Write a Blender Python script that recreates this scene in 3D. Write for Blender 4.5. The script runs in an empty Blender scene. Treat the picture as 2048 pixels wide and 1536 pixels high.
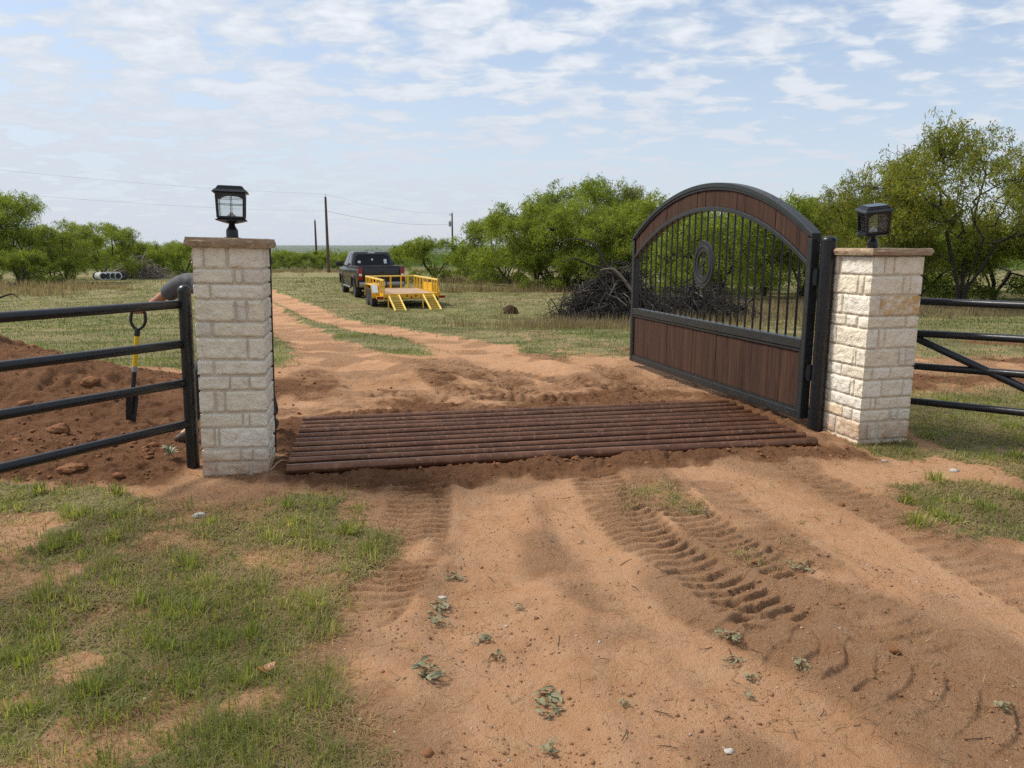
import bpy, bmesh, math, random
import numpy as np
from mathutils import Vector, Matrix

S = bpy.context.scene
COL = S.collection
R = math.radians
PI = math.pi

# ------------------------------------------------------------------ camera
cam_d = bpy.data.cameras.new('camera')
cam_d.sensor_fit = 'HORIZONTAL'
cam_d.sensor_width = 36.0
cam_d.lens = 1510 / 2048 * 36.0
cam_d.clip_start = 0.05
cam_d.clip_end = 40000
cam = bpy.data.objects.new('camera', cam_d)
COL.objects.link(cam)
cam.location = (0, 0, 1.6)
cam.rotation_euler = (R(90 - 10.43), 0, 0)
S.camera = cam

# ------------------------------------------------------------------ light
SUN_AZ = R(-72)      # measured from +Y, negative = left
SUN_EL = R(50)
S.view_settings.view_transform = 'Standard'
S.view_settings.look = 'None'
S.view_settings.gamma = 1.0
S.view_settings.exposure = 0.45
S.cycles.sample_clamp_indirect = 4
S.cycles.use_denoising = False      # keep the grain of real sampling instead of smeared detail
sun_d = bpy.data.lights.new('sun', 'SUN')
sun_d.energy = 3.2
sun_d.angle = R(15)
sun_d.color = (1.0, 0.94, 0.85)
sun = bpy.data.objects.new('sun', sun_d)
COL.objects.link(sun)
sdir = Vector((math.sin(SUN_AZ) * math.cos(SUN_EL), math.cos(SUN_AZ) * math.cos(SUN_EL), math.sin(SUN_EL)))
sun.rotation_euler = sdir.to_track_quat('Z', 'Y').to_euler()
sun.location = (-20, 10, 40)

# ------------------------------------------------------------------ sky
W = bpy.data.worlds.new('World')
S.world = W
W.use_nodes = True
nt = W.node_tree
nt.nodes.clear()


class NG:
    """small helper round a node tree"""
    def __init__(self, tree):
        self.t = tree

    def n(self, kind, **kw):
        nd = self.t.nodes.new(kind)
        for k, v in kw.items():
            if k in ('inp',):
                for kk, vv in v.items():
                    self.set(nd, kk, vv)
            else:
                setattr(nd, k, v)
        return nd

    def set(self, nd, k, v):
        sock = nd.inputs[k]
        if isinstance(v, bpy.types.NodeSocket):
            self.t.links.new(v, sock)
        else:
            sock.default_value = v

    def math(self, op, a, b=None, c=None, clamp=False):
        nd = self.n('ShaderNodeMath', operation=op, use_clamp=clamp)
        self.set(nd, 0, a)
        if b is not None:
            self.set(nd, 1, b)
        if c is not None:
            self.set(nd, 2, c)
        return nd.outputs[0]

    def noise(self, vec, scale, detail=4, rough=.55, dist=0.0):
        nd = self.n('ShaderNodeTexNoise')
        if vec is not None:
            self.set(nd, 'Vector', vec)
        self.set(nd, 'Scale', scale); self.set(nd, 'Detail', detail)
        self.set(nd, 'Roughness', rough); self.set(nd, 'Distortion', dist)
        return nd.outputs[0]

    def mapr(self, v, a, b, c=0.0, d=1.0, smooth=False):
        nd = self.n('ShaderNodeMapRange')
        if smooth:
            nd.interpolation_type = 'SMOOTHSTEP'
        self.set(nd, 'Value', v)
        for k, x in (('From Min', a), ('From Max', b), ('To Min', c), ('To Max', d)):
            self.set(nd, k, x)
        return nd.outputs[0]

    def mix(self, f, a, b, mode='MIX'):
        nd = self.n('ShaderNodeMix', data_type='RGBA', blend_type=mode)
        self.set(nd, 0, f)
        for i, v in ((6, a), (7, b)):
            if isinstance(v, bpy.types.NodeSocket):
                self.t.links.new(v, nd.inputs[i])
            else:
                nd.inputs[i].default_value = tuple(v) + (1,) if len(v) == 3 else v
        return nd.outputs[2]

    def attr(self, name):
        return self.n('ShaderNodeAttribute', attribute_name=name).outputs['Fac']


g = NG(nt)
sky = g.n('ShaderNodeTexSky', sky_type='NISHITA')
sky.sun_disc = False
sky.sun_elevation = SUN_EL
sky.sun_rotation = SUN_AZ
sky.altitude = 400
sky.air_density = 1.0
sky.dust_density = 1.2
sky.ozone_density = 2.0
tc = g.n('ShaderNodeTexCoord')
sx = g.n('ShaderNodeSeparateXYZ', inp={0: tc.outputs['Generated']})
zz = g.math('ADD', g.math('MAXIMUM', sx.outputs[2], 0.0), 0.15)
px_ = g.math('DIVIDE', sx.outputs[0], zz)
py_ = g.math('DIVIDE', sx.outputs[1], zz)
cv = g.n('ShaderNodeCombineXYZ', inp={0: px_, 1: py_, 2: 0.0})
mp = g.n('ShaderNodeMapping', inp={'Vector': cv.outputs[0], 'Rotation': (0, 0, R(8)), 'Scale': (.95, 1.15, 1)})
P_ = mp.outputs[0]
warp = g.n('ShaderNodeVectorMath', operation='ADD')
wn = g.n('ShaderNodeTexNoise', inp={'Vector': P_, 'Scale': 4.5, 'Detail': 2.0})
wsc = g.n('ShaderNodeVectorMath', operation='SCALE', inp={0: wn.outputs['Color'], 'Scale': .14})
nt.links.new(P_, warp.inputs[0]); nt.links.new(wsc.outputs[0], warp.inputs[1])
PW = warp.outputs[0]
big = g.noise(P_, 1.0, 3, .5)
cell = g.noise(PW, 6.6, 5, .48, .0)
fine = g.noise(PW, 22.0, 4, .55)
vor = g.n('ShaderNodeTexVoronoi', feature='SMOOTH_F1', inp={'Vector': PW, 'Scale': 5.2, 'Smoothness': .55})
puff = g.math('SUBTRACT', .98, vor.outputs['Distance'])
cell = g.math('ADD', g.math('MULTIPLY', cell, .62), g.math('MULTIPLY', puff, .30))
dens = g.math('ADD', g.math('MULTIPLY', cell, 1.45), g.math('MULTIPLY', big, .42))
dens = g.math('ADD', dens, g.math('MULTIPLY', g.math('SUBTRACT', fine, .5), .16))
# more cover towards the left, open blue to the right
dens = g.math('SUBTRACT', dens, g.math('MULTIPLY', px_, .042))
cover = g.mapr(dens, .68, .96, 0, 1, True)
hz = g.mapr(sx.outputs[2], .02, .33, 1, 0, True)
cover = g.math('MAXIMUM', cover, g.math('MULTIPLY', hz, g.mapr(px_, -1.5, 2.5, .80, .45)))
cover = g.math('MULTIPLY', cover, .93)
shade = g.mapr(g.math('ADD', g.math('MULTIPLY', cell, .75), g.math('MULTIPLY', fine, .25)), .40, .62, 0, 1, True)
ccol = g.mix(shade, (5.2, 5.6, 6.15), (6.9, 7.1, 7.4))
ccol = g.mix(hz, ccol, (4.75, 5.15, 5.8))
skyb = g.mix(.36, g.mix(1.0, sky.outputs[0], (1.25, 1.2, 1.15), 'MULTIPLY'), (4.4, 5.2, 6.4))
final = g.mix(cover, skyb, ccol)
bg = g.n('ShaderNodeBackground', inp={'Color': final, 'Strength': 0.1})
wo = g.n('ShaderNodeOutputWorld', inp={'Surface': bg.outputs[0]})

# ------------------------------------------------------------------ materials
def mat(name):
    m = bpy.data.materials.new(name)
    m.use_nodes = True
    m.node_tree.nodes.clear()
    gg = NG(m.node_tree)
    out = gg.n('ShaderNodeOutputMaterial')
    b = gg.n('ShaderNodeBsdfPrincipled')
    m.node_tree.links.new(b.outputs[0], out.inputs[0])
    return m, gg, b, out


def pos(gg, kind='Object'):
    return gg.n('ShaderNodeTexCoord').outputs[kind]


def bump(gg, b, h, strength=.5, dist=.01):
    nd = gg.n('ShaderNodeBump', inp={'Height': h, 'Strength': strength, 'Distance': dist})
    gg.set(b, 'Normal', nd.outputs[0])


def simple(name, c1, c2=None, rough=.5, metal=0., scale=8., bscale=None, bstr=.3, bdist=.005, coat=0., spec=None):
    m, gg, b, out = mat(name)
    if c2 is None:
        c2 = tuple(x * .75 for x in c1)
    P = pos(gg)
    n = gg.noise(P, scale, 5, .6)
    gg.set(b, 'Base Color', gg.mix(gg.mapr(n, .35, .65), c1, c2))
    gg.set(b, 'Roughness', gg.mapr(gg.noise(P, scale * 2.3, 3), .3, .7, rough * .8, min(1, rough * 1.2)))
    gg.set(b, 'Metallic', metal)
    if coat:
        gg.set(b, 'Coat Weight', coat); gg.set(b, 'Coat Roughness', .05)
    if spec is not None:
        gg.set(b, 'Specular IOR Level', spec)
    if bscale:
        bump(gg, b, gg.noise(P, bscale, 4, .6), bstr, bdist)
    return m


M = {}
M['iron'] = simple('black_iron', (.0055, .007, .010), (.009, .011, .014), .34, 0, 14, 60, .10, .002, spec=.45)
M['gate_iron'] = simple('gate_iron', (.012, .015, .016), (.019, .022, .023), .42, 0, 10, 70, .15, .002)
M['medal'] = simple('dark_cast_iron', (.010, .012, .013), (.016, .018, .019), .45, 0, 20, 90, .2, .003)
M['rust'] = None
M['yellow'] = simple('yellow_paint', (.76, .43, .012), (.66, .36, .012), .38, 0, 6)
M['pale_yellow'] = simple('pale_yellow_paint', (.82, .62, .16), (.78, .52, .08), .4, 0, 6)
M['black_paint'] = simple('black_car_paint', (.006, .007, .009), (.008, .009, .011), .28, 0, 3, coat=.15)
M['black_plastic'] = simple('black_plastic', (.012, .012, .013), (.02, .02, .02), .55, 0, 9)
M['tyre'] = simple('tyre_rubber', (.012, .012, .012), (.03, .026, .022), .85, 0, 7, 40, .3, .004)
M['rim'] = simple('wheel_metal', (.6, .6, .6), (.42, .42, .42), .3, .8, 8)
M['glass_dark'] = simple('tinted_glass', (.004, .005, .006), (.006, .007, .008), .10, 0, 3, spec=.3)
M['red_lens'] = simple('red_lens', (.20, .005, .006), (.26, .01, .01), .25, 0, 9)
M['white'] = simple('white_plastic', (.78, .78, .76), (.66, .66, .64), .45, 0, 5)
M['chrome'] = simple('bumper_metal', (.32, .33, .34), (.22, .22, .23), .25, .9, 5)
M['ply'] = simple('deck_boards', (.42, .29, .19), (.30, .19, .12), .8, 0, 2.2, 20, .3, .004)
M['grey_shirt'] = simple('grey_cotton', (.10, .103, .11), (.075, .078, .084), .9, 0, 10, 25, .5, .012)
M['jeans'] = simple('dark_denim', (.022, .027, .04), (.035, .04, .055), .9, 0, 12, 60, .3, .004)
M['boot'] = simple('brown_boot', (.045, .026, .016), (.07, .04, .024), .7, 0, 12)
M['skin'] = simple('skin', (.42, .21, .13), (.36, .165, .10), .5, 0, 20)
M['cap'] = simple('tan_cap', (.17, .14, .085), (.13, .105, .065), .9, 0, 20)
M['shovel_steel'] = simple('shovel_blade_steel', (.018, .021, .028), (.03, .032, .036), .38, .3, 9)
M['shovel_yellow'] = simple('fibreglass_yellow', (.74, .52, .02), (.70, .47, .015), .35, 0, 6)
M['bark'] = simple('mesquite_bark', (.040, .031, .024), (.018, .014, .012), .95, 0, 7, 24, .8, .02)
M['dead_wood'] = None
M['grey_wood'] = simple('bleached_wood', (.30, .25, .20), (.15, .12, .095), .95, 0, 2.5)
M['pole_wood'] = simple('pole_wood', (.11, .07, .045), (.075, .048, .032), .9, 0, 3)
M['wire'] = simple('cable', (.22, .23, .24), (.25, .25, .26), .6, 0, 1)
M['galv'] = simple('grey_steel', (.34, .35, .36), (.26, .27, .28), .5, .3, 3)
M['mortar'] = simple('mortar', (.60, .535, .44), (.52, .46, .37), .95, 0, 16, 90, .6, .004)
M['bulb'] = simple('frosted_bulb', (.75, .76, .74), (.7, .7, .68), .3, 0, 3)
M['sticker'] = simple('white_sticker', (.66, .71, .74), (.42, .52, .60), .4, 0, 14)
M['tan_wire'] = simple('buff_cable', (.36, .22, .13), (.3, .17, .1), .6, 0, 9)
M['pale_stone'] = simple('pale_stone', (.44, .41, .36), (.32, .28, .24), .9, 0, 14, 50, .5, .004)
M['orange_leaf'] = simple('orange_leaf', (.30, .115, .02), (.22, .075, .014), .6, 0, 40)
M['weed'] = simple('wilted_leaf', (.125, .135, .068), (.24, .21, .12), .8, 0, 12)
M['agave'] = simple('silver_leaf', (.26, .30, .20), (.19, .24, .14), .7, 0, 10)


def make_rust():
    m, gg, b, out = mat('rusty_pipe')
    P = pos(gg)
    n = gg.noise(P, 5, 6, .65)
    n2 = gg.noise(P, 26, 4, .6)
    c = gg.mix(gg.mapr(n, .35, .65), (.105, .044, .023), (.185, .082, .042))
    c = gg.mix(gg.mapr(n2, .55, .7), c, (.27, .14, .08))
    c = gg.mix(gg.mapr(gg.noise(P, 2.2, 4), .56, .70, 0, .5), c, (.15, .08, .045))
    gg.set(b, 'Base Color', c)
    gg.set(b, 'Metallic', .45)
    gg.set(b, 'Roughness', gg.mapr(n2, .3, .7, .2, .38))
    bump(gg, b, n2, .12, .002)
    return m


M['rust'] = make_rust()


def make_dead():
    m, gg, b, out = mat('dead_wood')
    rnd = gg.n('ShaderNodeNewGeometry').outputs['Random Per Island']
    P = pos(gg)
    c = gg.mix(gg.mapr(gg.noise(P, 5, 5, .6), .35, .65), (.042, .033, .027), (.018, .014, .012))
    c = gg.mix(gg.mapr(rnd, .82, 1, 0, .7), c, (.17, .145, .12))
    gg.set(b, 'Base Color', c); gg.set(b, 'Roughness', .95)
    bump(gg, b, gg.noise(P, 24, 5, .65), .6, .01)
    return m


M['dead_wood'] = make_dead()


def make_stone(name):
    """limestone: every block its own tint, split face"""
    m, gg, b, out = mat(name)
    P = pos(gg)
    rnd = gg.n('ShaderNodeNewGeometry').outputs['Random Per Island']
    ramp = gg.n('ShaderNodeValToRGB', inp={0: rnd})
    cr = ramp.color_ramp
    cr.elements[0].color = (.77, .69, .55, 1); cr.elements[0].position = 0
    cr.elements[1].color = (.80, .75, .645, 1); cr.elements[1].position = 1
    for p_, c_ in ((.25, (.81, .745, .60)), (.45, (.75, .665, .51)), (.62, (.82, .77, .66)), (.78, (.75, .66, .51)), (.9, (.68, .62, .52))):
        e = cr.elements.new(p_); e.color = c_ + (1,)
    c = ramp.outputs[0]
    n = gg.noise(P, 9, 6, .65)
    c = gg.mix(gg.mapr(n, .5, .72, 0, .45), c, (.52, .44, .33))
    c = gg.mix(gg.mapr(gg.noise(P, 38, 4, .6), .58, .75, 0, .35), c, (.36, .31, .26))
    # ochre stains
    st = gg.attr('stain')
    stn = gg.math('MULTIPLY', st, gg.mapr(gg.noise(P, 14, 5, .7), .38, .62))
    c = gg.mix(stn, c, (.56, .34, .12))
    # splashed soil near the ground
    sz = gg.n('ShaderNodeSeparateXYZ', inp={0: P}).outputs[2]
    mud = gg.math('MULTIPLY', gg.mapr(sz, .03, .26, .85, 0, True), gg.mapr(gg.noise(P, 7, 4), .3, .65, .35, 1))
    c = gg.mix(mud, c, (.40, .24, .14))
    gg.set(b, 'Base Color', c)
    gg.set(b, 'Roughness', .92)
    h = gg.math('ADD', gg.noise(P, 14, 6, .60, .5), gg.math('MULTIPLY', gg.noise(P, 80, 3, .6), .16))
    bump(gg, b, h, 1.0, .032)
    return m


M['stone'] = make_stone('limestone')


def make_cap():
    m, gg, b, out = mat('sandstone_cap')
    P = pos(gg)
    n = gg.noise(P, 6, 6, .65)
    c = gg.mix(gg.mapr(n, .35, .65), (.40, .29, .19), (.27, .185, .115))
    c = gg.mix(gg.mapr(gg.noise(P, 20, 4), .55, .7, 0, .7), c, (.50, .41, .29))
    gg.set(b, 'Base Color', c); gg.set(b, 'Roughness', .9)
    bump(gg, b, gg.noise(P, 24, 5, .65), .7, .015)
    return m


M['capstone'] = make_cap()


def make_wood():
    m, gg, b, out = mat('stained_planks')
    P = pos(gg)
    rnd = gg.n('ShaderNodeNewGeometry').outputs['Random Per Island']
    off = gg.n('ShaderNodeCombineXYZ', inp={0: gg.math('MULTIPLY', rnd, 9.0), 1: 0.0, 2: gg.math('MULTIPLY', rnd, 17.0)})
    v = gg.n('ShaderNodeVectorMath', operation='ADD', inp={0: P, 1: off.outputs[0]})
    mp_ = gg.n('ShaderNodeMapping', inp={'Vector': v.outputs[0], 'Scale': (26, 26, 1.3)})
    n = gg.noise(mp_.outputs[0], 1.0, 6, .65, .6)
    mp2 = gg.n('ShaderNodeMapping', inp={'Vector': v.outputs[0], 'Scale': (90, 90, 2.2)})
    n2 = gg.noise(mp2.outputs[0], 1.0, 4, .6)
    c = gg.mix(gg.mapr(n, .32, .68), (.022, .010, .007), (.085, .039, .022))
    c = gg.mix(gg.mapr(n2, .55, .72, 0, .55), c, (.155, .082, .050))
    c = gg.mix(gg.mapr(n2, .28, .42, .5, 0), c, (.028, .016, .011))
    c = gg.mix(gg.mapr(rnd, 0, 1, 0, .38), c, (.038, .020, .014))
    gg.set(b, 'Base Color', c)
    gg.set(b, 'Roughness', .8); gg.set(b, 'Specular IOR Level', .25)
    bump(gg, b, n2, .45, .005)
    return m


M['wood'] = make_wood()


def make_leaf(name, a, b_, c_):
    m, gg, b, out = mat(name)
    rnd = gg.n('ShaderNodeNewGeometry').outputs['Random Per Island']
    orn = gg.n('ShaderNodeObjectInfo').outputs['Random']
    ramp = gg.n('ShaderNodeValToRGB', inp={0: rnd})
    cr = ramp.color_ramp
    cr.elements[0].color = a + (1,); cr.elements[1].color = c_ + (1,)
    e = cr.elements.new(.55); e.color = b_ + (1,)
    n = gg.noise(pos(gg), 1.3, 3, .55)
    col = gg.mix(gg.mapr(n, .35, .62, 0, .75), ramp.outputs[0], tuple(x * .62 for x in a))
    col = gg.mix(gg.math('MULTIPLY', orn, .22), col, b_)
    gg.set(b, 'Base Color', col); gg.set(b, 'Roughness', .55)
    gg.set(b, 'Specular IOR Level', .25)
    tr = gg.n('ShaderNodeBsdfTranslucent', inp={'Color': gg.mix(1.0, col, (1.5, 1.45, .75), 'MULTIPLY')})
    mx = gg.n('ShaderNodeMixShader', inp={0: .48})
    m.node_tree.links.new(b.outputs[0], mx.inputs[1])
    m.node_tree.links.new(tr.outputs[0], mx.inputs[2])
    m.node_tree.links.new(mx.outputs[0], out.inputs[0])
    return m


M['leaf_green'] = make_leaf('mesquite_leaf', (.13, .195, .020), (.225, .29, .034), (.34, .365, .065))
M['leaf_olive'] = make_leaf('olive_leaf', (.135, .175, .022), (.235, .26, .034), (.40, .34, .065))
M['leaf_yellow'] = make_leaf('yellow_green_leaf', (.15, .21, .024), (.235, .295, .036), (.33, .355, .06))
M['leaf_far'] = make_leaf('far_leaf', (.085, .14, .022), (.125, .185, .03), (.17, .215, .045))
M['grass'] = make_leaf('grass_blade', (.13, .19, .038), (.25, .28, .070), (.54, .46, .22))
M['grass_field'] = make_leaf('field_grass', (.08, .14, .032), (.13, .18, .05), (.24, .235, .095))
M['straw'] = make_leaf('dry_straw', (.36, .27, .14), (.46, .36, .20), (.25, .18, .10))
M['dry_grass'] = make_leaf('dry_grass', (.21, .165, .11), (.31, .25, .17), (.14, .12, .075))


def make_ground():
    m, gg, b, out = mat('ground')
    P = gg.n('ShaderNodeNewGeometry').outputs['Position']
    crust = gg.attr('crust'); fresh = gg.attr('fresh'); grass = gg.attr('grass'); far = gg.attr('far')
    n1 = gg.noise(P, 1.1, 5, .6)
    n2 = gg.noise(P, 7, 6, .65)
    n3 = gg.noise(P, 45, 7, .75)
    n4 = gg.noise(P, 190, 3, .6)
    packed = gg.mix(gg.mapr(n1, .35, .65), (.505, .285, .156), (.43, .228, .115))
    packed = gg.mix(gg.mapr(n2, .42, .66, 0, .75), packed, (.50, .305, .18))
    packed = gg.mix(gg.math('MULTIPLY', gg.mapr(n3, .53, .68, 0, .8), gg.mapr(crust, 0, 1, .22, .72)), packed, (.30, .16, .086))
    packed = gg.mix(gg.math('MULTIPLY', gg.mapr(gg.noise(P, 16, 6, .7), .60, .72, 0, .65), gg.mapr(crust, 0, 1, .5, 1)), packed, (.25, .130, .068))
    packed = gg.mix(gg.mapr(n4, .62, .75, 0, .5), packed, (.43, .29, .19))
    red = gg.mix(gg.mapr(n2, .3, .7), (.20, .092, .044), (.325, .165, .083))
    red = gg.mix(gg.mapr(n3, .5, .72, 0, .6), red, (.37, .205, .11))
    red = gg.mix(gg.mapr(n1, .35, .6, .4, 0), red, (.105, .045, .022))
    c = gg.mix(gg.mapr(gg.math('ADD', fresh, gg.math('MULTIPLY', gg.math('SUBTRACT', n2, .5), .7)), .3, .7, 0, 1, True), packed, red)
    # thatch and short green ground cover
    nf = gg.noise(P, 2.3, 6, .7)
    ng = gg.noise(P, 30, 4, .7)
    th = gg.mix(gg.mapr(nf, .38, .62), (.145, .170, .060), (.265, .228, .120))
    th = gg.mix(gg.mapr(ng, .45, .66, 0, .75), th, (.070, .105, .028))
    th = gg.mix(gg.mapr(gg.noise(P, .23, 5, .6), .45, .65, 0, .5), th, (.20, .17, .095))
    gm = gg.mapr(gg.math('ADD', grass, gg.math('MULTIPLY', gg.math('SUBTRACT', gg.noise(P, 6, 7, .75), .5), 1.3)), .35, .65, 0, .88, True)
    c = gg.mix(gm, c, th)
    # far rangeland
    fn = gg.noise(gg.n('ShaderNodeMapping', inp={'Vector': P, 'Scale': (.0035, .010, 0)}).outputs[0], 1.0, 7, .65)
    fc = gg.mix(gg.mapr(fn, .4, .58), (.048, .078, .022), (.085, .105, .034))
    fc = gg.mix(gg.mapr(fn, .60, .66, 0, .8), fc, (.20, .18, .09))
    c = gg.mix(far, c, fc)
    gg.set(b, 'Base Color', c)
    gg.set(b, 'Roughness', .97)
    gg.set(b, 'Specular IOR Level', .12)
    h = gg.math('ADD', gg.math('MULTIPLY', n3, gg.mapr(crust, 0, 1, .35, 1.2)), gg.math('MULTIPLY', n4, gg.mapr(crust, 0, 1, .25, .55)))
    h = gg.math('ADD', h, gg.math('MULTIPLY', n2, .6))
    bump(gg, b, h, 1.0, .045)
    return m


M['ground'] = make_ground()
M['dark_soil'] = simple('dark_soil', (.045, .030, .022), (.085, .052, .034), .97, 0, 9, 35, .8, .02, spec=.1)
M['soil'] = simple('red_soil', (.165, .070, .034), (.26, .124, .060), .97, 0, 9, 45, .7, .015, spec=.1)


def make_pebble():
    m, gg, b, out = mat('pebble')
    rnd = gg.n('ShaderNodeNewGeometry').outputs['Random Per Island']
    ramp = gg.n('ShaderNodeValToRGB', inp={0: rnd})
    cr = ramp.color_ramp
    cr.elements[0].color = (.24, .12, .06, 1); cr.elements[1].color = (.44, .38, .31, 1)
    e = cr.elements.new(.70); e.color = (.30, .17, .10, 1)
    e = cr.elements.new(.85); e.color = (.22, .10, .055, 1)
    gg.set(b, 'Base Color', ramp.outputs[0]); gg.set(b, 'Roughness', .9)
    return m


M['pebble'] = make_pebble()


M['crumb'] = simple('dry_crumb', (.30, .175, .10), (.19, .10, .052), .97, 0, 3, spec=.1)


def make_pane():
    m, gg, b, out = mat('seeded_glass')
    tr = gg.n('ShaderNodeBsdfTransparent', inp={'Color': (.94, .96, .96, 1)})
    gl = gg.n('ShaderNodeBsdfGlossy', inp={'Color': (.9, .92, .92, 1), 'Roughness': .12})
    df = gg.n('ShaderNodeBsdfTranslucent', inp={'Color': (.75, .78, .76, 1)})
    m1 = gg.n('ShaderNodeMixShader', inp={0: .035})
    m.node_tree.links.new(tr.outputs[0], m1.inputs[1]); m.node_tree.links.new(df.outputs[0], m1.inputs[2])
    m2 = gg.n('ShaderNodeMixShader', inp={0: gg.n('ShaderNodeFresnel', inp={0: 1.5}).outputs[0]})
    m.node_tree.links.new(m1.outputs[0], m2.inputs[1]); m.node_tree.links.new(gl.outputs[0], m2.inputs[2])
    m.node_tree.links.new(m2.outputs[0], out.inputs[0])
    return m


M['pane'] = make_pane()

# ------------------------------------------------------------------ object helpers
def tag(o, label=None, cat=None, group=None, kind=None):
    if label: o['label'] = label
    if cat: o['category'] = cat
    if group: o['group'] = group
    if kind: o['kind'] = kind
    return o


def empty(name, loc=(0, 0, 0), rz=0., label=None, cat=None, group=None):
    o = bpy.data.objects.new(name, None)
    o.empty_display_size = .2
    COL.objects.link(o)
    o.location = loc
    o.rotation_euler = (0, 0, rz)
    return tag(o, label, cat, group)


def mesh_np(name, V, F4=None, F3=None, m=None, parent=None, smooth=False, attrs=None):
    """V (n,3); F4 (k,4); F3 (k,3) -> mesh object"""
    me = bpy.data.meshes.new(name)
    V = np.asarray(V, np.float32)
    parts = []
    tot = []
    if F4 is not None and len(F4):
        parts.append(np.asarray(F4, np.int32).ravel()); tot.append(np.full(len(F4), 4, np.int32))
    if F3 is not None and len(F3):
        parts.append(np.asarray(F3, np.int32).ravel()); tot.append(np.full(len(F3), 3, np.int32))
    L = np.concatenate(parts); T = np.concatenate(tot)
    st = np.concatenate(([0], np.cumsum(T)[:-1])).astype(np.int32)
    me.vertices.add(len(V)); me.vertices.foreach_set('co', V.ravel())
    me.loops.add(len(L)); me.loops.foreach_set('vertex_index', L)
    me.polygons.add(len(T)); me.polygons.foreach_set('loop_start', st)
    try:
        me.polygons.foreach_set('loop_total', T)
    except Exception:
        pass
    if smooth:
        me.polygons.foreach_set('use_smooth', np.ones(len(T), bool))
    if attrs:
        for k, a in attrs.items():
            at_ = me.attributes.new(k, 'FLOAT', 'POINT')
            at_.data.foreach_set('value', np.asarray(a, np.float32))
    me.update(calc_edges=True)
    me.validate()
    if m: me.materials.append(m)
    o = bpy.data.objects.new(name, me)
    COL.objects.link(o)
    if parent: o.parent = parent
    return o


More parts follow.
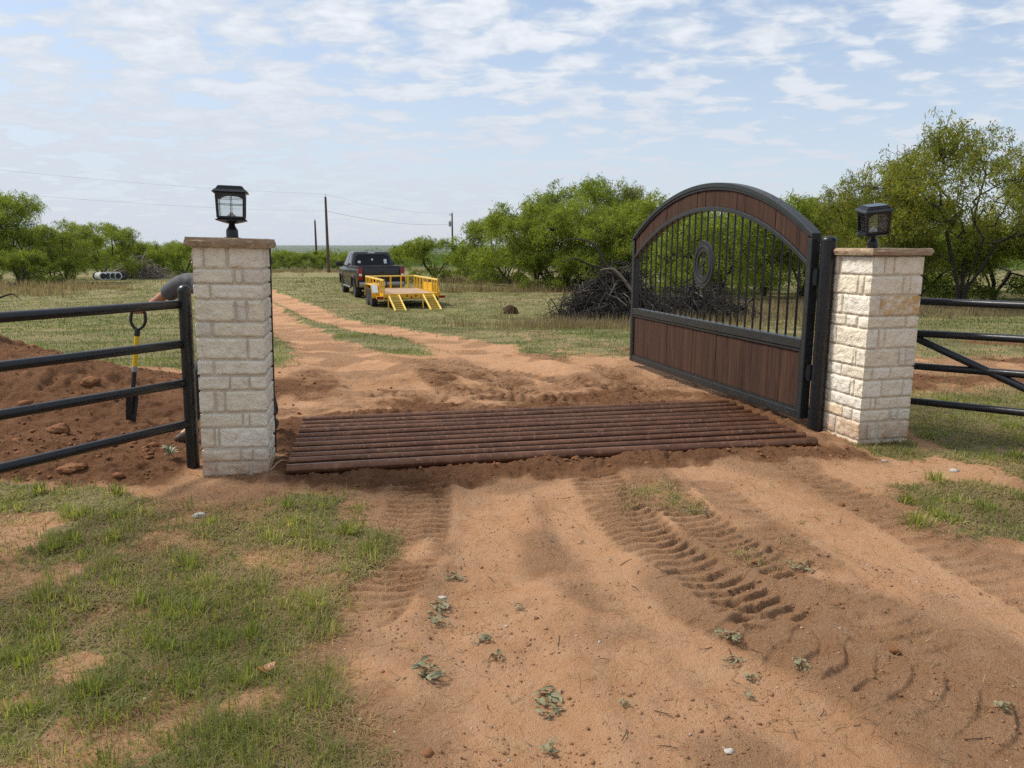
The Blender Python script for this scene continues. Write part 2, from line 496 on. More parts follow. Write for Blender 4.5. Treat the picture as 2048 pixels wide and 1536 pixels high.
class MB:
    def __init__(self):
        self.v = []; self.f = []

    def add(self, vs, fs):
        b = len(self.v)
        self.v += [tuple(x) for x in vs]
        self.f += [tuple(i + b for i in f) for f in fs]
        return self

    def box(self, c, s, rot=None, bev=0.):
        """box centred on c of size s, with chamfered vertical edges if bev"""
        hx, hy, hz = s[0] / 2, s[1] / 2, s[2] / 2
        if bev > 0:
            bm = bmesh.new()
            bmesh.ops.create_cube(bm, size=1)
            bmesh.ops.scale(bm, vec=s, verts=bm.verts)
            bmesh.ops.bevel(bm, geom=bm.edges[:], offset=bev, segments=2, affect='EDGES', profile=.5)
            bm.verts.index_update()
            vs = [v.co.copy() for v in bm.verts]; fs = [[v.index for v in f.verts] for f in bm.faces]
            bm.free()
        else:
            vs = [Vector((x, y, z)) for x in (-hx, hx) for y in (-hy, hy) for z in (-hz, hz)]
            fs = [(0, 1, 3, 2), (4, 6, 7, 5), (0, 4, 5, 1), (2, 3, 7, 6), (0, 2, 6, 4), (1, 5, 7, 3)]
        if rot is not None:
            vs = [rot @ v for v in vs]
        c = Vector(c)
        return self.add([v + c for v in vs], fs)

    def bar(self, a, b, w, h, up=(0, 0, 1), bev=0.):
        a = Vector(a); b = Vector(b); d = b - a
        L = d.length; d.normalize()
        u = Vector(up); s = d.cross(u)
        if s.length < 1e-4: s = d.cross(Vector((1, 0, 0)))
        s.normalize(); u = s.cross(d)
        rot = Matrix((s, d, u)).transposed()
        return self.box((a + b) / 2, (w, L, h), rot, bev)

    def tube(self, path, rad, n=10, caps=True, closed=False):
        path = [Vector(p) for p in path]
        k = len(path)
        if not hasattr(rad, '__len__'): rad = [rad] * k
        vs = []; fs = []
        prev = None
        for i, p in enumerate(path):
            if closed:
                d = path[(i + 1) % k] - path[i - 1]
            else:
                d = path[min(i + 1, k - 1)] - path[max(i - 1, 0)]
            if d.length < 1e-9: d = Vector((0, 0, 1))
            d.normalize()
            if prev is None:
                s = d.cross(Vector((0, 0, 1)))
                if s.length < .05: s = d.cross(Vector((0, 1, 0)))
            else:
                s = prev - d * prev.dot(d)
                if s.length < 1e-5: s = d.cross(Vector((0, 1, 0)))
            s.normalize(); prev = s
            u = d.cross(s)
            for j in range(n):
                a = 2 * PI * j / n
                vs.append(p + (s * math.cos(a) + u * math.sin(a)) * rad[i])
        for i in range(k if closed else k - 1):
            i2 = (i + 1) % k
            for j in range(n):
                j2 = (j + 1) % n
                fs.append((i * n + j, i2 * n + j, i2 * n + j2, i * n + j2))
        if caps and not closed:
            fs.append(tuple(range(n)))
            fs.append(tuple((k - 1) * n + j for j in range(n - 1, -1, -1)))
        return self.add(vs, fs)

    def lathe(self, prof, n=24, c=(0, 0, 0), axis='z'):
        """prof: list of (r, z); closed at both ends"""
        vs = []; fs = []
        for r, z in prof:
            for j in range(n):
                a = 2 * PI * j / n
                if axis == 'z': q = (r * math.cos(a), r * math.sin(a), z)
                elif axis == 'x': q = (z, r * math.cos(a), r * math.sin(a))
                else: q = (r * math.sin(a), z, r * math.cos(a))
                vs.append((q[0] + c[0], q[1] + c[1], q[2] + c[2]))
        for i in range(len(prof) - 1):
            for j in range(n):
                j2 = (j + 1) % n
                fs.append((i * n + j, i * n + j2, (i + 1) * n + j2, (i + 1) * n + j))
        fs.append(tuple(range(n - 1, -1, -1)))
        fs.append(tuple((len(prof) - 1) * n + j for j in range(n)))
        return self.add(vs, fs)

    def prism(self, poly, d0, d1, plane='xz'):
        """poly extruded between d0 and d1 along the missing axis"""
        n = len(poly)
        def P(p, d):
            return (p[0], d, p[1]) if plane == 'xz' else ((d, p[0], p[1]) if plane == 'yz' else (p[0], p[1], d))
        vs = [P(p, d0) for p in poly] + [P(p, d1) for p in poly]
        fs = [tuple(range(n)), tuple(range(2 * n - 1, n - 1, -1))]
        for i in range(n):
            j = (i + 1) % n
            fs.append((i, i + n, j + n, j))
        return self.add(vs, fs)

    def band(self, inner, outer, d0, d1):
        """plate in the xz plane between two polylines of equal length, thickness d0..d1 in y"""
        n = len(inner)
        vs = []
        for p in (inner, outer):
            for d in (d0, d1):
                vs += [(q[0], d, q[1]) for q in p]
        I0, I1, O0, O1 = 0, n, 2 * n, 3 * n
        fs = []
        for i in range(n - 1):
            fs.append((I0 + i, I0 + i + 1, O0 + i + 1, O0 + i))
            fs.append((I1 + i, O1 + i, O1 + i + 1, I1 + i + 1))
            fs.append((I0 + i, I1 + i, I1 + i + 1, I0 + i + 1))
            fs.append((O0 + i, O0 + i + 1, O1 + i + 1, O1 + i))
        fs.append((I0, O0, O1, I1)); fs.append((I0 + n - 1, I1 + n - 1, O1 + n - 1, O0 + n - 1))
        return self.add(vs, fs)

    def build(self, name, m, parent=None, smooth=False, angle=40, bevel=0.):
        me = bpy.data.meshes.new(name)
        bm = bmesh.new()
        bv = [bm.verts.new(v) for v in self.v]
        for f in self.f:
            try: bm.faces.new([bv[i] for i in f])
            except ValueError: pass
        bmesh.ops.recalc_face_normals(bm, faces=bm.faces[:])
        if bevel:
            es = [e for e in bm.edges if len(e.link_faces) == 2 and e.calc_face_angle(0) > R(35)]
            bmesh.ops.bevel(bm, geom=es, offset=bevel, segments=2, affect='EDGES', profile=.5, clamp_overlap=True)
        if smooth:
            for f in bm.faces: f.smooth = True
            for e in bm.edges:
                if len(e.link_faces) == 2 and e.calc_face_angle(0) > R(angle): e.smooth = False
        bm.to_mesh(me); bm.free()
        if m: me.materials.append(m)
        o = bpy.data.objects.new(name, me)
        COL.objects.link(o)
        if parent: o.parent = parent
        return o


def kids(o):
    return [c for c in bpy.data.objects if c.parent == o]


def copy_tree(o, loc, rz=0., scale=None, label=None, group=None):
    tops = kids(o)
    c = o.copy(); COL.objects.link(c)
    c.location = loc; c.rotation_euler = (0, 0, rz)
    if scale is not None: c.scale = scale if hasattr(scale, '__len__') else (scale,) * 3
    if label: c['label'] = label
    if group: c['group'] = group
    for ch in tops:
        d = ch.copy(); COL.objects.link(d); d.parent = c
        for gch in kids(ch):
            e = gch.copy(); COL.objects.link(e); e.parent = d
    return c


# ------------------------------------------------------------------ noise
def _h(ix, iy, seed):
    n = (ix.astype(np.int64) * 374761393 + iy.astype(np.int64) * 668265263 + seed * 974634757) & 0xffffffff
    n = ((n ^ (n >> 13)) * 1274126177) & 0xffffffff
    n = n ^ (n >> 16)
    return (n & 0xffffff).astype(np.float64) / float(0xffffff)


def vn(x, y, seed=0):
    x = np.asarray(x, float); y = np.asarray(y, float)
    ix = np.floor(x); iy = np.floor(y)
    fx = x - ix; fy = y - iy
    ix = ix.astype(np.int64); iy = iy.astype(np.int64)
    u = fx * fx * fx * (fx * (fx * 6 - 15) + 10); v = fy * fy * fy * (fy * (fy * 6 - 15) + 10)
    a = _h(ix, iy, seed); b = _h(ix + 1, iy, seed); c = _h(ix, iy + 1, seed); d = _h(ix + 1, iy + 1, seed)
    return (a * (1 - u) + b * u) * (1 - v) + (c * (1 - u) + d * u) * v


def fbm(x, y, f, oct=4, seed=0, gain=.5):
    s = 0.; a = 1.; t = 0.
    c, sn = math.cos(.6), math.sin(.6)
    x = np.asarray(x, float) * f; y = np.asarray(y, float) * f
    for i in range(oct):
        s = s + a * vn(x, y, seed + i * 17)
        t += a; a *= gain
        x, y = (c * x - sn * y) * 2.03 + 3.1, (sn * x + c * y) * 2.03 + 7.7
    return s / t


def ss(a, b, x):
    t = np.clip((np.asarray(x, float) - a) / (b - a), 0, 1)
    return t * t * (3 - 2 * t)


def pline(x, y, pts):
    """distance to polyline, arc length along it, signed side"""
    bd = np.full(x.shape, 1e9); bs = np.zeros(x.shape); sd = np.zeros(x.shape)
    acc = 0.
    for (x0, y0), (x1, y1) in zip(pts[:-1], pts[1:]):
        dx, dy = x1 - x0, y1 - y0
        L = math.hypot(dx, dy)
        t = np.clip(((x - x0) * dx + (y - y0) * dy) / L / L, 0, 1)
        qx = x - x0 - t * dx; qy = y - y0 - t * dy
        d = np.hypot(qx, qy)
        m = d < bd
        bd = np.where(m, d, bd); bs = np.where(m, acc + t * L, bs)
        sd = np.where(m, (dx * qy - dy * qx) / L, sd)
        acc += L
    return bd, bs, sd


# ------------------------------------------------------------------ terrain
GA = R(11)                                   # direction of the gate line
GU = np.array([math.cos(GA), math.sin(GA)]); GV = np.array([-math.sin(GA), math.cos(GA)])
G0 = np.array([-1.566, 5.115])               # front left corner of the cattle guard
GL, GW = 4.08, 1.56

RUT_R = [(-20, 62), (-14.5, 42), (-10.3, 33), (-7.5, 27), (-4.7, 20.5), (-3.0, 17), (-1.7, 14.5), (-.9, 12.6), (-.1, 10.6), (.4, 8.6)]
RUT_L = [(-22, 60), (-16, 41), (-12.0, 33), (-8.8, 27), (-6.3, 20.8), (-4.6, 16), (-3.3, 12.9), (-2.3, 10.3), (-1.5, 8.9), (-1.0, 7.6)]
TREADS = [  # polyline, half width, pitch, amplitude
    ([(-.62, 5.05), (-.56, 4.4), (-.56, 3.8), (-.66, 3.1)], .20, .085, .011),
    ([(.58, 5.15), (.64, 4.6), (.76, 3.9), (.98, 3.4), (1.15, 3.0)], .19, .085, .011),
    ([(1.0, 5.1), (1.02, 4.5), (1.2, 3.9), (1.45, 3.5)], .17, .08, .009),
    ([(2.05, 5.4), (2.15, 4.9), (2.28, 4.2), (2.42, 3.4), (2.55, 2.7)], .17, .10, .007),
    ([(1.35, 4.9), (1.42, 4.2), (1.55, 3.4), (1.7, 2.6)], .17, .11, .005),
    ([(.86, 3.15), (1.10, 2.86), (1.36, 2.62), (1.60, 2.36), (1.8, 2.1)], .19, .115, .0075),
    ([(-1.1, 9.6), (-.8, 8.8), (-.55, 8.0), (-.4, 7.2)], .2, .11, .014),
    ([(-2.0, 11.0), (-.6, 9.4), (.2, 8.2), (.6, 7.2)], .2, .11, .013),
    ([(-1.2, 10.6), (.2, 9.5), (1.2, 8.4), (1.6, 7.5)], .2, .12, .012),
    ([(0.2, 11.6), (1.2, 9.8), (1.4, 8.9), (.9, 7.4)], .2, .11, .012),
    ([(-.2, 9.9), (.1, 8.9), (.15, 8.0), (.1, 7.1)], .2, .11, .013),
    ([(-1.6, 7.5), (-.6, 7.9), (.8, 7.8), (1.9, 8.2)], .2, .11, .012),
    ([(-1.6, 8.2), (0.2, 8.4), (1.4, 9.2), (1.7, 10.5)], .2, .12, .012),
]


def guard_uv(x, y):
    return (x - G0[0]) * GU[0] + (y - G0[1]) * GU[1], (x - G0[0]) * GV[0] + (y - G0[1]) * GV[1]


def terrain(x, y):
    """height and cover masks at world x, y"""
    x = np.asarray(x, float); y = np.asarray(y, float)
    r = np.hypot(x, y)
    # broad land form
    z = -.6 * ss(9.5, 25, y) - 1.0 * ss(42, 90, y) - 4.5 * ss(95, 320, y) - 16 * ss(320, 1800, y)
    z = z + ss(60, 200, r) * (fbm(x, y, .008, 3, 5) - .5) * 2.5 * ss(60, 400, r)
    hill = ss(3500, 8500, r) * (19 + 5.5 * fbm(x, y, .00045, 4, 9) )
    z = z + hill
    near = 1 - ss(25, 60, r)
    z = z + near * (.05 * (fbm(x, y, .7, 3, 1) - .5) + .03 * (fbm(x, y, 2.4, 3, 2) - .5))
    # ---- fresh soil
    gu, gv = guard_uv(x, y)
    ox = np.maximum(np.maximum(-gu, gu - GL), 0); oy = np.maximum(np.maximum(-gv, gv - GW), 0)
    dg = np.hypot(ox, oy)
    wob = fbm(x, y, 1.3, 4, 21) - .5
    wob2 = fbm(x, y, 3.7, 4, 22) - .5
    fresh = 1 - ss(.10, .55, dg + wob * .6 + wob2 * .4)
    # churned apron behind the guard
    ap = (1 - ss(2.6, 3.9, np.abs(x - .1) + wob * 1.6)) * ss(6.0, 6.6, y) * (1 - ss(8.4, 11.4, y + .25 * x + wob * 2.6))
    fresh = np.maximum(fresh, ap * (.44 + 1.1 * wob + .8 * wob2))
    # spoil left of the pillar
    le = ss(2.25, 2.6, -x + wob * .3) * ss(-.08, .25, y - 4.85 - .12 * (x + 2.5) + wob * .35) * (1 - ss(8.6, 9.8, y + wob * 1.2))
    fresh = np.maximum(fresh, le)
    # strip beyond the right fence
    rs = ss(3.9, 4.4, x) * ss(8.3, 8.9, y + wob * 1.2) * (1 - ss(10.3, 11.2, y + wob * 1.8 + wob2)) * ss(-.05, .3, fbm(x, y, .5, 2, 41) - .3)
    fresh = np.maximum(fresh, rs)
    fr2 = ss(.54, .66, fbm(x, y, .45, 4, 33)) * ss(10.5, 11.5, y) * (1 - ss(13, 16, y)) * ss(-.5, .8, x) * .9
    fresh = np.maximum(fresh, fr2)
    fresh = np.clip(fresh, 0, 1)
    # mounds of spoil
    z = z + 1.05 * np.exp(-(((x + 7.0) / 1.9) ** 2 + ((y - 8.2) / 1.05) ** 2)) * (.8 + .8 * (fbm(x, y, 1.2, 4, 51) - .5))
    z = z + .36 * np.exp(-(((x + 4.7) / 1.3) ** 2 + ((y - 7.6) / .85) ** 2)) * (.8 + 1.0 * (fbm(x, y, 1.6, 4, 52) - .5))
    z = z + .14 * np.exp(-(((x + 3.5) / .8) ** 2 + ((y - 5.7) / .5) ** 2))
    rough = fbm(x, y, 4.5, 5, 61, .6) - .5
    bil = np.abs(fbm(x, y, 7.5, 4, 64, .6) - .5)
    z = z + fresh * near * (.085 * rough - .10 * bil + .07 * np.maximum(0, fbm(x, y, 11, 3, 62) - .5) + .012 * (vn(x * 42, y * 42, 65) - .5))
    # bank of soil pushed up against the guard
    z = z + .035 * np.exp(-((dg - .12) / .13) ** 2) * (.4 + 1.3 * fbm(x, y, 2.2, 3, 63)) * (dg > 0)
    # ---- wheel tracks
    rr = near * 0
    for pl in (RUT_R, RUT_L):
        d, s_, sd = pline(x, y, pl)
        k = 1 - ss(.38, .74, d + wob * .6 + wob2 * .3)
        rr = np.maximum(rr, k)
        z = z - .035 * k * near + .02 * near * np.exp(-((d - .6) / .18) ** 2)
    tr = near * 0
    for pl, hw, pitch, amp in TREADS:
        x0 = min(p[0] for p in pl) - .6; x1 = max(p[0] for p in pl) + .6
        y0 = min(p[1] for p in pl) - .6; y1 = max(p[1] for p in pl) + .6
        m = (x > x0) & (x < x1) & (y > y0) & (y < y1)
        if not m.any(): continue
        xm, ym = x[m], y[m]
        d, s_, sd = pline(xm, ym, pl)
        amp = amp * (1.0 if pitch > .113 else 1.2); k = (1 - ss(hw * .8, hw * 1.1, d)) * ss(.20, .36, fbm(xm, ym, 2.1, 3, 71)) * np.clip(.15 + 1.5 * fbm(xm, ym, 4.5, 4, 73), 0, 1.2)
        ph = s_ + .28 * sd * sd / hw * np.sign(sd) * .3 + .16 * np.abs(sd) + .05 * (fbm(xm, ym, 5, 3, 72) - .5)
        w = np.sin(2 * PI * ph / pitch)
        w = np.clip(w * 2.6, -1, 1) + .35 * (fbm(xm, ym, 22, 3, 77) - .5)
        zz_ = z[m] + k * (amp * w - amp * .6) + amp * .8 * np.exp(-((d - hw * 1.15) / .05) ** 2) * ss(.3, .5, fbm(xm, ym, 2.1, 3, 71))
        z[m] = zz_
        t_ = tr[m]; tr[m] = np.maximum(t_, k)
    # smooth wheel runs across the foreground
    pale = near * 0
    for pl, hw in (([(.1, 1.9), (-.1, 2.8), (-.15, 3.8), (-.2, 4.7)], .20), ([(3.2, 2.4), (2.5, 3.1), (1.95, 3.9), (1.6, 4.8), (1.4, 5.2)], .26), ([(1.15, 1.8), (1.05, 2.3), (.55, 3.2), (.35, 4.4)], .17)):
        d, s_, sd = pline(x, y, pl)
        k = 1 - ss(hw * .6, hw * 1.5, d + wob * .25)
        pale = np.maximum(pale, k)
        z = z - .022 * k + .014 * np.exp(-((d - hw * 1.55) / .07) ** 2) * (.3 + fbm(x, y, 3, 3, 74))
    fresh = np.clip(fresh + tr * .16 * ss(.35, .6, fbm(x, y, 3.3, 3, 75)) , 0, 1)
    fresh = np.clip(fresh + .12 * ss(.48, .70, fbm(x, y, 1.1, 6, 76, .68)) * (1 - pale) * (1 - ss(8, 11, y)), 0, 1)
    # packed road micro relief
    cr = ss(.46, .60, fbm(x, y, 1.6, 3, 83)) * (1 - .8 * pale)
    z = z + near * (1 - fresh) * ((.010 + .018 * cr) * (fbm(x, y, 8, 5, 81, .62) - .5) + (.004 + .006 * cr) * (fbm(x, y, 34, 2, 82) - .5) - .020 * cr * np.abs(fbm(x, y, 13, 3, 84) - .5))
    # ---- grass cover
    bx = -.50 + .22 * (1 - ss(2.2, 2.9, y)) - .34 * ss(3.6, 4.7, y) + wob * .55 + wob2 * .35
    gl = ss(0, .35, bx - x) * (1 - ss(4.55, 4.95, y + .1 * (x + 2) + wob * .5)) * (1 - ss(-.35, .05, -np.hypot((x + 1.95) / .5, (y - 4.85) / .28) + .9) * .9)
    gl = gl * (.24 + .82 * ss(.36, .53, fbm(x, y, 1.7, 5, 91, .6)))
    br = 2.55 - .25 * ss(3.5, 5.0, y) + wob * .9
    gr_ = ss(0, .5, x - br) * ss(2.6, 3.3, y) * (1 - ss(6.0, 6.6, y)) * .8 * ss(.40, .55, fbm(x, y, 1.9, 4, 92))
    gr2 = ss(3.35, 3.6, x + wob * .3) * ss(5.75, 6.2, y + wob * .6) * (1 - ss(7.6, 8.4, y + wob)) * 1.0
    gr3 = ss(3.6, 4.1, x) * ss(7.4, 8.2, y) * (1 - ss(9, 10, y)) * .55
    mid = .50 * ss(.50, .60, fbm(x, y, 2.2, 4, 94)) * ss(.6, .9, x) * (1 - ss(1.3, 1.7, x)) * ss(3.4, 4, y) * (1 - ss(4.8, 5.2, y))
    edge = 10.7 + .35 * ss(0, 2, -x) * 0 - .45 * np.clip(x, -3, 4) * .3 + wob * 3.0
    fl = ss(-.4, 1.6, y - edge)
    fl = np.maximum(fl, ss(9.2, 10.2, y + wob * 1.2) * ss(2.6, 3.6, -x))
    fl = np.maximum(fl, ss(10.6, 11.6, y + wob) * ss(3.2, 4.2, x))
    fl = fl * (.62 + .5 * ss(.35, .55, fbm(x, y, .33, 4, 95)))
    grass = np.maximum.reduce([gl, gr_, gr2, gr3, mid, fl])
    grass = grass * (1 - .93 * rr) * (1 - .85 * np.clip(fresh, 0, 1))
    pit = (gu > .10 + wob2 * .12) & (gu < GL - .08 + wob2 * .2) & (gv > .07) & (gv < GW - .05)
    z = np.where(pit, z * .2 - .45, z)
    grass = np.where(pit, 0, grass)
    fresh = np.where(pit, .8, fresh)
    fresh = np.clip(fresh + rr * (fbm(x, y, 1.1, 3, 96) - .62) * .8, 0, 1)
    far = ss(85, 140, r)
    fresh = fresh * (1 - .6 * np.clip(grass, 0, 1) * (r < 12))
    terrain.crust = np.clip(np.maximum(cr, fresh) * (1 - .6 * pale) + tr * .5, 0, 1)
    return z, fresh, np.clip(grass, 0, 1), far


def hgt(x, y):
    return float(terrain(np.array([x]), np.array([y]))[0][0])


def build_ground():
    ang = np.concatenate([np.arange(-PI, -.80, .05), np.arange(-.80, .80, .0020), np.arange(.80, PI - 1e-6, .05)])
    def geo(a, b, q):
        n = int(math.log(b / a) / math.log(q)); return a * (b / a) ** (np.arange(n) / n)
    rad = np.concatenate([[.25, .6, 1.0, 1.3, 1.6], geo(1.8, 13, 1.0025), geo(13, 60, 1.011), geo(60, 9000, 1.035), [9000]])
    A, Rr = np.meshgrid(ang, rad)
    X = Rr * np.sin(A); Y = Rr * np.cos(A)
    z, fr, gr, fa = terrain(X.ravel(), Y.ravel())
    cru = terrain.crust
    V = np.stack([X.ravel(), Y.ravel(), z], 1)
    na, nr = len(ang), len(rad)
    i = np.arange(nr - 1)[:, None]; j = np.arange(na)[None, :]
    j2 = (j + 1) % na
    F = np.stack([i * na + j, i * na + j2, (i + 1) * na + j2, (i + 1) * na + j], -1).reshape(-1, 4)
    F = F[:, ::-1]
    c = len(V)
    V = np.vstack([V, [[0, 0, hgt(0., 0.)]]])
    F3 = np.stack([np.full(na, c), (np.arange(na) + 1) % na, np.arange(na)], 1)
    at = {'crust': np.append(cru, 0), 'fresh': np.append(fr, 0), 'grass': np.append(gr, 0), 'far': np.append(fa, 0)}
    o = mesh_np('ground', V, F, F3, M['ground'], None, True, at)
    tag(o, kind='structure')
    # normals up
    if o.data.polygons[0].normal.z < 0:
        o.data.flip_normals()
    return o


build_ground()

# ------------------------------------------------------------------ measuring helpers (layout taken off the photograph)
CF, CP, CH = 1510., R(10.43), 1.6


def ray(u, v):
    a = (u - 1024) / CF; b = (v - 768) / CF
    return Vector((a, math.cos(CP) - b * math.sin(CP), -math.sin(CP) - b * math.cos(CP)))


def at(u, v, Y):
    d = ray(u, v); t = Y / d.y
    return Vector((d.x * t, Y, CH + d.z * t))


def on_ground(u, v):
    d = ray(u, v)
    t = 1.5
    while t < 400:
        p = Vector((0, 0, CH)) + d * t
        if p.z < hgt(p.x, p.y):
            return Vector((p.x, p.y, hgt(p.x, p.y)))
        t *= 1.006
    return p


rng = np.random.default_rng(7)
random.seed(11)

# ------------------------------------------------------------------ stone pillars
def pillar(name, loc, rz, s, ztop, zrows, faces, cap_t, label, stains=()):
    """zrows: list of (z1, z0) from the top; faces: dict face -> rows of (u0, u1)"""
    root = empty(name, loc, rz, label, 'pillar', 'stone gate pillars')
    core = MB(); h = s / 2
    core.box((0, 0, (zrows[0][0] - .15) / 2 + .0), (s, s, zrows[0][0] + .15))
    core.build('mortar', M['mortar'], root)
    V = []; F = []; ST = []
    r_ = np.random.default_rng(int(abs(loc[0]) * 1000))
    for face, rows in faces.items():
        ax = {'front': (np.array([1, 0, 0.]), np.array([0, -1., 0])), 'right': (np.array([0, 1., 0]), np.array([1., 0, 0])),
              'left': (np.array([0, -1., 0]), np.array([-1., 0, 0])), 'back': (np.array([-1., 0, 0]), np.array([0, 1., 0]))}[face]
        U, N = ax
        for ri, ((z1, z0), row) in enumerate(zip(zrows, rows)):
            for ci, (a, b) in enumerate(row):
                first = a <= .001; last = b >= .999
                ua = -h + a * s - (.011 if first else 0); ub = -h + b * s + (.011 if last else 0)
                zz0 = z0 + r_.uniform(0, .003); zz1 = z1 - r_.uniform(0, .003)
                w = ub - ua; hh = zz1 - zz0
                nu = max(4, int(w / .014)); nz = max(4, int(hh / .014))
                e = .0035
                us = np.concatenate([[0, e], np.linspace(e, w - e, nu)[1:-1], [w - e, w]])
                zs = np.concatenate([[0, e], np.linspace(e, hh - e, nz)[1:-1], [hh - e, hh]])
                UU, ZZ = np.meshgrid(us, zs)
                sd = r_.integers(1, 9999)
                p = r_.uniform(.008, .012)
                nn = fbm(UU + ri, ZZ + ci * 3, 24, 5, int(sd), .62) - .5
                tilt = r_.uniform(-.05, .05) * (UU - w / 2) + r_.uniform(-.09, .09) * (ZZ - hh / 2)
                D = p + .019 * nn + tilt * .45
                D = np.maximum(D, .004)
                edge = np.ones_like(UU)
                edge[0, :] = 0; edge[-1, :] = 0
                if not first: edge[:, 0] = 0
                if not last: edge[:, -1] = 0
                D = np.where(edge > 0, D, -.001)
                if first: D[1:-1, 0] = .011; 
                if last: D[1:-1, -1] = .011
                # wavy outline
                UU = UU + .0035 * (vn(ZZ * 40, UU * 0 + sd, 3) - .5) * (~(((np.abs(UU) < 1e-6) & first) | ((np.abs(UU - w) < 1e-6) & last)))
                ZZ = ZZ + .0035 * (vn(UU * 30, ZZ * 0 + sd, 4) - .5)
                b0 = len(V)
                pts = (UU.ravel()[:, None] + ua) * U + (h + D.ravel())[:, None] * N + np.array([0, 0, 1.]) * (ZZ.ravel()[:, None] + zz0)
                V += list(pts)
                st = dict(stains).get((face, ri, ci), 0.)
                ST += [st] * len(pts)
                m_, n_ = UU.shape
                for i in range(m_ - 1):
                    for j in range(n_ - 1):
                        q = (b0 + i * n_ + j, b0 + i * n_ + j + 1, b0 + (i + 1) * n_ + j + 1, b0 + (i + 1) * n_ + j)
                        F.append(q)
    mesh_np('stone_facing', V, F, None, M['stone'], root, True, {'stain': ST})
    # cap slab with a rock faced edge
    c = s / 2 + .046
    n = 26
    vs = []; fs = []
    ts = np.linspace(-1, 1, n)
    ring = [(t, -1) for t in ts[:-1]] + [(1, t) for t in ts[:-1]] + [(-t, 1) for t in ts[:-1]] + [(-1, -t) for t in ts[:-1]]
    zb = ztop - cap_t
    lev = [(zb, .0), (zb + cap_t * .25, .010), (zb + cap_t * .55, .016), (zb + cap_t * .8, .008), (ztop - .004, .004), (ztop, .0)]
    nr = len(ring)
    for li, (z, ex) in enumerate(lev):
        for i, (x, y) in enumerate(ring):
            q = float(fbm(np.array([i * .31]), np.array([li * .9]), 1.0, 3, 17)[0]) - .5
            k = c + ex * .6 + (.020 * q if 0 < li < 4 else .006 * q)
            vs.append((x * k, y * k, z + (.006 * q if li in (1, 2, 3) else .003 * q)))
    for li in range(len(lev) - 1):
        for i in range(nr):
            j = (i + 1) % nr
            fs.append((li * nr + i, li * nr + j, (li + 1) * nr + j, (li + 1) * nr + i))
    fs.append(tuple(range(nr - 1, -1, -1))); fs.append(tuple((len(lev) - 1) * nr + i for i in range(nr)))
    MB().add(vs, fs).build('cap_slab', M['capstone'], root, True, 38)
    return root


def zv(v, Y):
    return CH + Y * math.tan(math.atan((768 - v) / CF) - CP)


def rand_rows(n, seed):
    r_ = random.Random(seed); out = []
    for i in range(n):
        k = r_.choice([2, 2, 3])
        cuts = sorted(r_.uniform(.2, .8) for _ in range(k - 1))
        if k == 3 and cuts[1] - cuts[0] < .15: cuts = [.35, .55]
        e = [0] + cuts + [1]
        out.append([(e[i] + (.02 if i else 0), e[i + 1] - (.02 if i < k - 1 else 0)) for i in range(k)])
    return out


rowsL_px = [(493, 537.5), (539.5, 568), (571, 599), (602.5, 645.5), (648, 677), (680, 721.5), (724.5, 753), (757, 783.5), (787, 828), (831.5, 859), (862, 900.5), (904.5, 929), (932, 957)]
zL = [(zv(a, 5.05), zv(b, 5.05)) for a, b in rowsL_px]
zL.append((zL[-1][1] - .012, -.08))
frontL = [[(0, .12), (.145, .465), (.515, 1)], [(0, .57), (.605, .70), (.73, 1)], [(0, .2), (.23, 1)], [(0, .57), (.605, .745), (.78, 1)],
          [(0, .2), (.24, 1)], [(0, .74), (.77, 1)], [(0, .2), (.24, 1)], [(0, .45), (.465, .75), (.78, 1)], [(0, .2), (.24, .36), (.385, 1)],
          [(0, .63), (.65, .73), (.75, 1)], [(0, .17), (.2, .24), (.27, 1)], [(0, .58), (.6, .76), (.78, 1)], [(0, .18), (.2, .72), (.75, 1)], [(0, .5), (.52, 1)]]
nL = len(zL)
sP = .455
aL = R(11.5)
LEAN = R(1.5)
cL = np.array([-2.163, 5.06]) + np.array([math.cos(aL), math.sin(aL)]) * sP / 2 + np.array([-math.sin(aL), math.cos(aL)]) * sP / 2
PL = pillar('stone_pillar', (cL[0], cL[1], 0), aL, sP - .035, 1.648, zL,
       {'front': frontL, 'right': rand_rows(nL, 3), 'left': rand_rows(nL, 4), 'back': rand_rows(nL, 5)}, .062,
       'pale limestone gate pillar with brown cap slab, standing beside the shovel and person')
rel = [107, 109, 115, 68, 112, 105, 73, 100, 70, 70, 105]
z = 1.515; zR = []
un = 1.50 / sum(rel)
for q in rel:
    zR.append((z - .003, z - q * un + .006)); z -= q * un
zR.append((z - .003, -.09))
frontR = [[(0, .22), (.235, .41), (.43, 1)], [(0, .62), (.64, .78), (.8, 1)], [(0, .2), (.22, 1)], [(0, .75), (.78, 1)], [(0, .2), (.24, .35), (.37, 1)],
          [(0, .68), (.71, .83), (.85, 1)], [(0, .16), (.18, .53), (.54, 1)], [(0, .38), (.4, .83), (.85, 1)], [(0, .18), (.2, .27), (.3, 1)],
          [(0, .6), (.65, .76), (.8, 1)], [(0, .14), (.16, .34), (.4, 1)], [(0, .5), (.52, 1)]]
leftR = [[(0, .1), (.2, 1)], [(0, .67), (.7, .82), (.86, 1)], [(0, .14), (.17, .30), (.33, 1)], [(0, .43), (.46, .73), (.78, 1)], [(0, .19), (.22, 1)],
         [(0, .71), (.73, .77), (.8, 1)], [(0, .10), (.13, .40), (.43, 1)], [(0, .69), (.71, .78), (.81, 1)], [(0, .14), (.18, 1)],
         [(0, .53), (.55, .79), (.82, 1)], [(0, .16), (.18, .36), (.39, 1)], [(0, .4), (.42, 1)]]
nR = len(zR)
aR = R(14)
